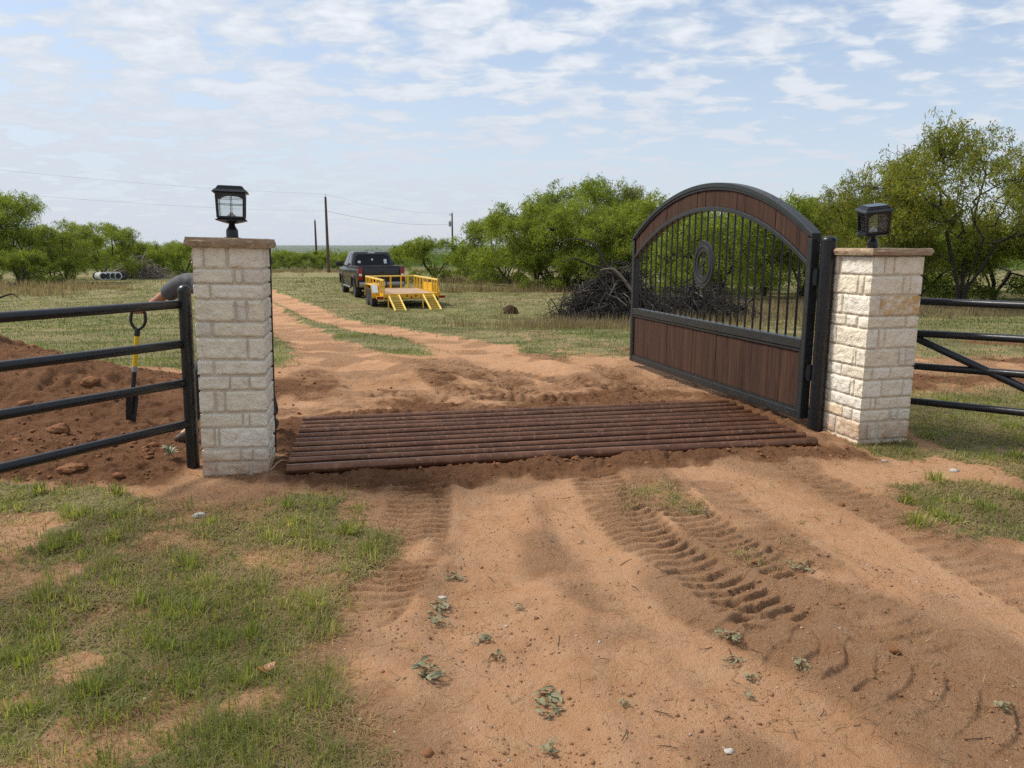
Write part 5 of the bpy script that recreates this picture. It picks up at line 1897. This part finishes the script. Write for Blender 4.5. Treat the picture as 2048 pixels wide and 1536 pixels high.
def field_grass():
    x, y, r_ = sample(260000, 9.0, 62, .80, 331)
    z, fr_, gr_, fa = terrain(x, y)
    ok = r_.random(len(x)) < np.clip(gr_ * 1.1 - .1, 0, 1) * (.3 + .7 * ss(.36, .58, fbm(x, y, .8, 4, 332)))
    x, y, z = x[ok], y[ok], z[ok]
    d = np.hypot(x, y)
    L = r_.uniform(.018, .055, len(x)) * (1 + d / 60); w = r_.uniform(.004, .007, len(x)) * np.clip(d / 9, 1, 6)
    v, f4, f3 = blades(np.stack([x, y, z], 1), L, w, 333, .75)
    o = mesh_np('field_grass', v, f4, f3, M['grass_field'])
    tag(o, 'short grass covering the field behind the gate', 'grass', kind='stuff')
    # tall dead grass under the trees and round the brush pile
    boxes = [(1200, 18.3, 3.0, 1.3, 5200, .50), (1120, 19.0, 1.6, .8, 1600, .35), (1330, 21, 3, 1.6, 4000, .55), (1470, 24, 4.5, 2.5, 5000, .65), (1000, 37, 4, 1.5, 3500, .7), (960, 45, 6, 2, 3500, .8),
             (1560, 27, 4, 3, 4000, .6), (1750, 24.5, 4, 2, 2600, .5), (1950, 26, 5, 2.0, 3000, .5), (2080, 25, 4, 2, 1800, .5),
             (60, 39, 6, 2.2, 4500, .8), (110, 41.5, 2.5, 1.2, 1500, .7), (20, 34, 3, 2.5, 2200, .55), (600, 92, 14, 2.5, 3500, .9), (420, 70, 6, 2, 1200, .7), (840, 46, 4, 1.2, 1500, .5)]
    P = []; LL = []; WW = []
    for u, Y, rx, ry, n, h in boxes:
        cx = at(u, 560, Y).x
        n = int(n * .8)
        nt_ = max(8, n // 26); tx = cx + r_.normal(0, rx * .55, nt_); ty = Y + r_.normal(0, ry * .6, nt_); th = r_.uniform(.25, 1.0, nt_) ** 1.3
        ti = r_.integers(0, nt_, n)
        px = tx[ti] + r_.normal(0, .14 + Y * .003, n); py = ty[ti] + r_.normal(0, .14, n)
        pz = terrain(px, py)[0]; h = h * th[ti]
        P.append(np.stack([px, py, pz], 1)); LL.append(r_.uniform(.35, 1.0, n) * h); WW.append(r_.uniform(.5, 1, n) * .0008 * Y)
    v, f4, f3 = blades(np.concatenate(P), np.concatenate(LL), np.concatenate(WW), 341, .45)
    o = mesh_np('dead_grass', v, f4, f3, M['dry_grass'])
    tag(o, 'tall brown dead grass under the trees and round the brush pile', 'dry grass', kind='stuff')


field_grass()

# ------------------------------------------------------------------ clods and pebbles
def ico(sub):
    bm = bmesh.new(); bmesh.ops.create_icosphere(bm, subdivisions=sub, radius=1)
    v = np.array([q.co[:] for q in bm.verts]); f = np.array([[q.index for q in p.verts] for p in bm.faces]); bm.free()
    return v, f


def lumps(name, X, Y, size, seed, m, label, cat, flat=.75, sink=.25):
    v0, f0 = ico(1)
    r_ = np.random.default_rng(seed)
    sh = []
    for k in range(10):
        q = v0 * (1 + .34 * (r_.random((len(v0), 1)) - .5) * 2)
        q = q * r_.uniform(.7, 1.25, 3)
        sh.append(q)
    sh = np.array(sh)
    Z = terrain(X, Y)[0]
    n = len(X)
    a = r_.uniform(0, 2 * PI, n); c, s = np.cos(a), np.sin(a)
    q = sh[r_.integers(0, 10, n)]
    x = q[..., 0] * c[:, None] - q[..., 1] * s[:, None]; y = q[..., 0] * s[:, None] + q[..., 1] * c[:, None]
    V = np.stack([x, y, q[..., 2] * flat], -1) * size[:, None, None] + np.stack([X, Y, Z + size * (flat - sink) * .5], -1)[:, None, :]
    F = (f0[None] + (np.arange(n) * len(v0))[:, None, None]).reshape(-1, 3)
    o = mesh_np(name, V.reshape(-1, 3), None, F, m, None, False)
    tag(o, label, cat, kind='stuff')


def scatter_soil():
    x, y, r_ = sample(60000, 2.0, 15, .80, 401)
    z, fr_, gr_, fa = terrain(x, y)
    gu, gv = guard_uv(x, y)
    out = ~((gu > .05) & (gu < GL - .05) & (gv > -.02) & (gv < GW + .02))
    cl = ss(.42, .62, fbm(x, y, 1.4, 4, 402))
    left = (x < -2.4) & (y > 4.8)
    ok = (r_.random(len(x)) < np.clip(fr_, 0, 1) ** 2 * (.10 + .38 * cl) * np.where(left, 1.0, .8)) & out
    x, y = x[ok], y[ok]
    s = np.exp(r_.normal(math.log(.0085), .55, len(x)))
    s = np.where((x < -2.4) & (r_.random(len(x)) < .06), s * 2.3, s)
    s = np.clip(s, .003, np.where(x < -2.4, .085, .022))
    lumps('dirt_clods', x, y, s, 403, M['soil'], 'loose red-brown clods lying on the freshly dug soil', 'clods')
    x, y, r_ = sample(20000, 1.9, 9, .80, 411)
    z, fr_, gr_, fa = terrain(x, y)
    gu, gv = guard_uv(x, y)
    out = ~((gu > .05) & (gu < GL - .05) & (gv > -.02) & (gv < GW + .02))
    ok = (r_.random(len(x)) < (.06 + .32 * ss(.45, .62, fbm(x, y, 1.2, 3, 412))) * (1 - .6 * gr_)) & out
    x, y = x[ok], y[ok]
    s = np.clip(np.exp(r_.normal(math.log(.0034), .5, len(x))), .0015, .013)
    lumps('pebbles', x, y, s, 413, M['pebble'], 'small pale and brown pebbles strewn over the packed dirt', 'pebbles', .5, .4)


scatter_soil()

def crumbs():
    x, y, r_ = sample(90000, 1.9, 9, .80, 421)
    z, fr_, gr_, fa = terrain(x, y)
    gu, gv = guard_uv(x, y)
    out = ~((gu > .05) & (gu < GL - .05) & (gv > -.02) & (gv < GW + .02))
    ok = (r_.random(len(x)) < .01 + .22 * ss(.50, .68, fbm(x, y, 2.4, 4, 422, .6))) & out & (gr_ < .5) & (np.hypot(x, y) > 0)
    x, y = x[ok], y[ok]
    s = np.clip(np.exp(r_.normal(math.log(.0028), .5, len(x))), .0012, .010)
    lumps('soil_crumbs', x, y, s, 423, M['crumb'], 'small dry crumbs of tan and brown soil on the drive', 'soil crumbs')
    x, y, r_ = sample(900, 1.9, 8, .80, 431)
    gu, gv = guard_uv(x, y)
    out = ~((gu > .0) & (gu < GL) & (gv > -.05) & (gv < GW + .05)) & (r_.random(len(x)) < .16 + .6 * ss(.48, .6, fbm(x, y, 1.1, 3, 432)))
    x, y = x[out], y[out]
    z = terrain(x, y)[0]
    n = len(x); a = r_.uniform(0, 2 * PI, n); L = r_.uniform(.02, .09, n)
    A = np.stack([x, y, z + .004], 1); Dv = np.stack([np.cos(a), np.sin(a), r_.uniform(-.02, .12, n)], 1)
    mid = A + Dv * L[:, None] * .5 + r_.normal(0, .004, (n, 3)); B = A + Dv * L[:, None]
    mid[:, 2] = np.maximum(mid[:, 2], terrain(mid[:, 0], mid[:, 1])[0] + .004); B[:, 2] = np.maximum(B[:, 2], terrain(B[:, 0], B[:, 1])[0] + .003)
    r0 = r_.uniform(.0008, .0018, n)
    V1, F1 = tubes_np(A, mid, r0, r0, 5); V2, F2 = tubes_np(mid, B, r0, r0 * .6, 5)
    o = mesh_np('twigs', np.vstack([V1, V2]), np.vstack([F1, F2 + len(V1)]), None, M['dead_wood'], None, True)
    tag(o, 'thin dark twigs lying on the packed dirt', 'twigs', kind='stuff')


crumbs()

# a few large clods, each a thing
def rock(u, v, size, seed, m, name, label, cat, flat=.7):
    p = on_ground(u, v)
    v0, f0 = ico(4)
    s_ = seed * 3.7
    n1 = fbm(v0[:, 0] + s_ + v0[:, 2] * .7, v0[:, 1] + s_ - v0[:, 2] * .6, 1.3, 5, seed, .6) - .5
    n2 = vn(v0[:, 0] * 1.6 + s_, v0[:, 2] * 1.6 + v0[:, 1], seed + 3) - .5
    n3 = fbm(v0[:, 0] * 2 + s_, v0[:, 2] * 2 + v0[:, 1] * 2, 2.6, 4, seed + 9, .65) - .5
    q = v0 * (1 + .75 * n1 + .35 * n2 + .40 * n3)[:, None] * np.array([1.15, .95, flat]) * size
    o = mesh_np(name, q, None, f0, m, None, True)
    o.location = (p.x, p.y + size * .5, p.z + size * flat * .25)
    tag(o, label, cat)
    return o


rock(178, 768, .075, 5, M['soil'], 'soil_clod', 'biggest red-brown clod, low on the face of the dirt mound', 'clod')
rock(112, 868, .07, 6, M['soil'], 'soil_clod', 'fist-sized clod on the spread soil between the two lowest rails', 'clod')
rock(140, 945, .085, 8, M['soil'], 'soil_clod', 'flat slab of soil at the grassy edge below the lowest rail', 'clod', .4)
rock(1021, 628, .24, 9, M['dark_soil'], 'soil_clod', 'dark lump of dug soil alone in the field left of the brush pile', 'clod', .8)
rock(885, 1199, .017, 12, M['pale_stone'], 'stone', 'pale flat stone beside the upper pair of wilted weeds', 'stone', .5)
rock(1459, 1512, .015, 13, M['pale_stone'], 'stone', 'pale grey stone on the bare dirt in the foreground', 'stone', .6)
rock(1770, 925, .018, 14, M['pale_stone'], 'stone', 'white chip of stone in front of the ochre-stained pillar', 'stone', .5)
rock(1912, 944, .035, 15, M['pale_stone'], 'stone', 'pale broken stone in the grass right of the ochre-stained pillar', 'stone', .35)
rock(395, 1037, .033, 16, M['pale_stone'], 'stone', 'grey stone half hidden in grass below the shovel-side pillar', 'stone', .6)

# ------------------------------------------------------------------ wilted weeds
def weed_proto(seed, n, r0):
    r_ = np.random.default_rng(seed)
    root = empty('wilted_weed', (0, 0, 0), 0, '', 'weed')
    V = []; F = []
    for i in range(n):
        a = r_.uniform(0, 2 * PI); rr = r0 * r_.random() ** .6
        c = np.array([rr * math.cos(a) * 1.4, rr * math.sin(a) * .8, .008 + .035 * r_.random() * (1 - rr / r0 * .6)])
        yaw = r_.uniform(0, 2 * PI); L = r_.uniform(.018, .05) * r0 / .07; w = L * r_.uniform(.28, .45)
        d = np.array([math.cos(yaw), math.sin(yaw), 0]); s = np.array([-d[1], d[0], 0])
        curl = r_.uniform(.1, .5); roll = r_.uniform(-.8, .8)
        b = len(V)
        for t, ww in ((-.5, .12), (-.2, .9), (.15, 1.), (.4, .6), (.55, .05)):
            zc = -curl * (t ** 2) * L * 1.2
            for k in (-1, 0, 1):
                V.append(c + d * L * t + s * k * w * .5 * ww + np.array([0, 0, zc + abs(k) * w * ww * .25 + k * roll * w * ww * .5]))
        for q in range(4):
            for k in range(2): F.append((b + q * 3 + k, b + q * 3 + k + 1, b + q * 3 + 4 + k, b + q * 3 + 3 + k))
    V = np.array(V); V[:, 2] = np.maximum(V[:, 2], .002)
    mesh_np('leaves', V, F, None, M['weed'], root, True)
    st = MB()
    for i in range(4):
        a = r_.uniform(0, 2 * PI); L = r0 * r_.uniform(.8, 1.6)
        st.tube([(-L * .5 * math.cos(a), -L * .4 * math.sin(a), .004), (0, 0, .014 + .01 * r_.random()), (L * .5 * math.cos(a + .4), L * .4 * math.sin(a + .4), .006)], [.0022, .002, .0012], 6)
    st.build('stem', M['straw'], root, True)
    return root


WP = [weed_proto(1, 34, .075), weed_proto(2, 22, .065), weed_proto(3, 12, .05)]
wused = set()
weeds = [(905, 1160, 1, .9, 'wilted weed highest of the line of weeds, left half of the drive'), (880, 1222, 0, .9, 'wilted weed right below the pale flat stone'),
         (876, 1252, 1, .9, 'wilted weed touching the one below the pale flat stone'), (972, 1283, 1, .8, 'single rounded wilted weed between two pairs'),
         (858, 1352, 0, 1.0, 'wilted weed near the straw edge of the grass, flat and wide'), (985, 1322, 2, 1.2, 'small torn weed below the single rounded one'),
         (1098, 1408, 0, 1.05, 'largest wilted weed, alone in the middle of the foreground dirt'), (1252, 1415, 2, .8, 'tiny wilted sprig right of the largest weed'),
         (1105, 1508, 2, 1.1, 'curled dead leaf clump at the bottom of the picture'), (1458, 1278, 0, .75, 'wilted weed left of the deep lug prints'),
         (1462, 1325, 1, .75, 'wilted weed just below the one left of the lug prints'), (1600, 1335, 1, .75, 'wilted weed lying inside the deep lug prints'),
         (1505, 1362, 2, .9, 'wilted sprig under the lug prints, left part'), (1500, 1396, 2, .8, 'lowest wilted sprig under the lug prints'),
         (1600, 1140, 1, 1.0, 'green-tinged weed on the pale track right of centre'), (1408, 1032, 2, 1.1, 'small weed on the drive below the middle of the cattle guard'),
         (1038, 1224, 2, .9, 'small leaf sprig right of the upper weeds'), (2012, 1424, 2, 1.0, 'wilted sprig at the lower right picture edge')]
for i, (u, v, k, sc, lb) in enumerate(weeds):
    p = on_ground(u, v)
    t = WP[k]
    if k not in wused:
        wused.add(k)
        sc *= .85; t.location = p; t.scale = (sc,) * 3; t.rotation_euler = (0, 0, i * 1.3); t['label'] = lb; t['group'] = 'wilted weeds on the dirt drive'
    else:
        copy_tree(t, p, i * 1.3, sc * .85, lb, 'wilted weeds on the dirt drive')

# silver leaved plant by the fence post, orange leaf, loose cable
p = on_ground(338, 922)
pl_ = empty('silver_plant', p, 0, 'silvery leafy weed by the foot of the black fence post', 'plant')
mb = MB()
for i in range(22):
    a = i * 2.4; L = .05 + .05 * random.random(); e = .25 + .8 * random.random()
    d = Vector((math.cos(a) * math.cos(e), math.sin(a) * math.cos(e), math.sin(e))); s_ = Vector((-math.sin(a), math.cos(a), 0))
    b = Vector((0, 0, .02 + .06 * random.random()))
    m_ = b + d * L * .6; t_ = b + d * L + Vector((0, 0, -.012))
    mb.add([b - s_ * .004, b + s_ * .004, m_ + s_ * .011, m_ - s_ * .011, t_], [(0, 1, 2, 3), (3, 2, 4)])
mb.build('leaves', M['agave'], pl_)
MB().tube([(0, 0, -.02), (0, 0, .09)], .004, 6).build('stem', M['agave'], pl_, True)
p = on_ground(530, 1350)
mb = MB()
vs = []
for i in range(9):
    a = 2 * PI * i / 9; r0 = .024 * (1 + .35 * math.sin(3 * a))
    vs.append((r0 * math.cos(a) * 1.5, r0 * math.sin(a), .012 + .012 * math.sin(2 * a)))
k = len(vs)
mb.add(vs + [(0, 0, .008)], [(i, (i + 1) % k, k) for i in range(k)])
ol = mb.build('dead_leaf', M['orange_leaf'], None, True)
ol.location = p + Vector((0, 0, .02))
tag(ol, 'orange dead leaf lying on straw in the foreground grass', 'leaf')
w0 = on_ground(541, 945); w1 = on_ground(585, 934)
pts = []
for i in range(11):
    t = i / 10
    q = w0.lerp(w1, t); q.z = max(hgt(q.x, q.y), 0) + .008 + .05 * math.sin(PI * t)
    pts.append(q)
tag(MB().tube(pts, .005, 8).build('loose_cable', M['tan_wire'], None, True), 'thin buff cable arching from the pillar foot to the cattle guard', 'cable')

# ------------------------------------------------------------------ brush piles
def brush(name, c, rx, ry, h, n, seed, m, label, rad=.03, ln=(.6, 2.0)):
    r_ = np.random.default_rng(seed)
    A = []; B = []; RA = []; RB = []
    for i in range(n):
        a = r_.uniform(0, 2 * PI); q = r_.random() ** .6
        x, y = q * rx * math.cos(a), q * ry * math.sin(a)
        ztop = h * max(0, 1 - q ** 1.5)
        z_ = ztop * r_.random() ** .5
        L = r_.uniform(*ln); yaw = a + r_.normal(0, .75); pit = r_.normal(-.55, .45) if r_.random() < .75 else r_.normal(.1, .4)
        d = np.array([math.cos(yaw) * math.cos(pit), math.sin(yaw) * math.cos(pit), math.sin(pit)])
        p0 = np.array([x, y, z_]) - d * L * .5
        r0 = rad * r_.uniform(.25, 1.1)
        k = 4
        bend = r_.normal(0, .22, 3) * L
        prev = p0
        for j in range(1, k + 1):
            t = j / k
            p = p0 + d * L * t + bend * math.sin(PI * t) + r_.normal(0, .02, 3) * L
            gx, gy = c[0] + p[0], c[1] + p[1]
            p[2] = max(p[2], .02)
            A.append(prev); B.append(p); RA.append(r0 * (1 - .7 * (j - 1) / k)); RB.append(r0 * (1 - .7 * j / k))
            if j in (2, 3) and r_.random() < .55:
                tw = p + (d * .4 + r_.normal(0, .6, 3)) * L * .28; tw[2] = max(tw[2], .02)
                A.append(p); B.append(tw); RA.append(r0 * .35); RB.append(r0 * .12)
            prev = p
    V, F = tubes_np(np.array(A), np.array(B), np.array(RA), np.array(RB), 6)
    o = mesh_np(name, V, F, None, m, None, True)
    o.location = (c[0], c[1], hgt(c[0], c[1]))
    tag(o, label, 'brush pile', kind='stuff')
    return o


bp = at(1225, 600, 20.6)
brush('brush_pile', (bp.x, bp.y), 1.45, 1.1, 1.35, 1300, 3, M['dead_wood'], 'dark tangled pile of dead mesquite branches left of the open gate', .024, (.4, 1.5))
bq = at(1385, 600, 21.8)
brush('brush_pile', (bq.x, bq.y), 1.9, .95, .75, 700, 4, M['dead_wood'], 'lower heap of dead branches seen through the gate bars', .025, (.5, 1.5))
bq = at(278, 545, 54.5)
brush('brush_heap', (bq.x, bq.y), 2.0, 1.4, .85, 260, 5, M['grey_wood'], 'far pale grey brush heap behind the drums in the field', .055, (.9, 2.6))
# arching limb on top of the pile
def limb(name, pts, r0, m, label):
    pts = [Vector(p) for p in pts]
    fine_ = []
    for i in range(len(pts) - 1):
        p0 = pts[max(i - 1, 0)]; p1 = pts[i]; p2 = pts[i + 1]; p3 = pts[min(i + 2, len(pts) - 1)]
        for j in range(6):
            t = j / 6
            fine_.append(.5 * ((2 * p1) + (p2 - p0) * t + (2 * p0 - 5 * p1 + 4 * p2 - p3) * t * t + (3 * p1 - p0 - 3 * p2 + p3) * t ** 3))
    fine_.append(pts[-1])
    k = len(fine_)
    o = MB().tube(fine_, [r0 * (1 - .82 * i / k) for i in range(k)], 8).build(name, m, None, True)
    tag(o, label, 'dead limb', 'dead limbs on the brush pile')


limb('dead_limb', [at(1275, 600, 20.4), at(1245, 560, 20.1), at(1212, 530, 19.9), at(1195, 497, 19.8), at(1172, 481, 19.7), at(1140, 478, 19.6), at(1120, 486, 19.6)], .055, M['dead_wood'], 'dead limb arching up and left out of the brush pile')
limb('dead_limb', [at(1270, 590, 20.6), at(1220, 545, 20.6), at(1180, 530, 20.5), at(1150, 517, 20.4), at(1128, 523, 20.4)], .045, M['dead_wood'], 'lower dead limb reaching left under the arching one')
limb('dead_limb', [at(1265, 585, 19.9), at(1245, 556, 19.8), at(1225, 538, 19.7), at(1200, 540, 19.7)], .05, M['grey_wood'], 'bleached limb with bare wood near the top of the pile')
limb('dead_limb', [at(1240, 560, 20.2), at(1255, 540, 20.4), at(1264, 524, 20.5)], .035, M['dead_wood'], 'short limb sticking up at the gate side of the pile')
tl_ = [at(0, 590, 30.), at(25, 588, 30), at(45, 604, 30)]
limb('dead_branch', [at(-30, 606, 30.0), at(0, 595, 30), at(22, 588, 30), at(32, 592, 30), at(43, 601, 30)], .05, M['dead_wood'], 'bent dead branch on the grass at the left picture edge')

# drums
def drum(x, y, rz, label):
    z_ = hgt(x, y)
    root = empty('drum', (x, y, z_ + .27), rz, label, 'drum', 'row of drums lying in the field')
    MB().lathe([(.24, -.44), (.27, -.42), (.27, .22)], 20, (0, 0, 0), 'y').build('shell', M['white'], root, True)
    MB().lathe([(.274, .18), (.276, .30), (.27, .42), (.24, .44)], 20, (0, 0, 0), 'y').build('far_end', M['black_plastic'], root, True)
    MB().lathe([(.19, -.455), (.20, -.435), (.18, -.43)], 20, (0, 0, 0), 'y').build('near_end', M['black_plastic'], root, True)


for i, lb in enumerate(('leftmost white drum with black end lying in the field', 'second white drum in the row, touching the leftmost one', 'third white drum in the row, nearer the dark scrap', 'white drum at the scrap end of the row')):
    q = at(200 + 10 * i, 555, 50 + .25 * i)
    drum(q.x, q.y, .95, lb)
q = at(240, 551, 51)
rr_ = empty('scrap_tyre', (q.x, q.y, hgt(q.x, q.y)), 0, 'dark worn tyre leaning beside the row of white drums', 'tyre')
MB().tube([(.42 * math.cos(2 * PI * i / 24), .15 * math.sin(2 * PI * i / 24), .22 + .2 * math.sin(2 * PI * i / 24)) for i in range(24)], .10, 10, closed=True).build('casing', M['tyre'], rr_, True)

# ------------------------------------------------------------------ haze
def haze():
    m = bpy.data.materials.new('haze'); m.use_nodes = True
    m.node_tree.nodes.clear()
    gg = NG(m.node_tree)
    out = gg.n('ShaderNodeOutputMaterial')
    v = gg.n('ShaderNodeVolumePrincipled')
    v.inputs['Color'].default_value = (.80, .88, 1.0, 1)
    v.inputs['Density'].default_value = 6e-5
    v.inputs['Anisotropy'].default_value = .2
    m.node_tree.links.new(v.outputs[0], out.inputs['Volume'])
    zlo = min((o.data.vertices[i].co.z for o in [bpy.data.objects['ground']] for i in range(0, len(o.data.vertices), 7)))
    zlo -= 1.5
    o = MB().box((0, 0, (zlo + 14) / 2), (18600, 18600, 14 - zlo)).build('haze', m)
    tag(o, kind='stuff')


haze()
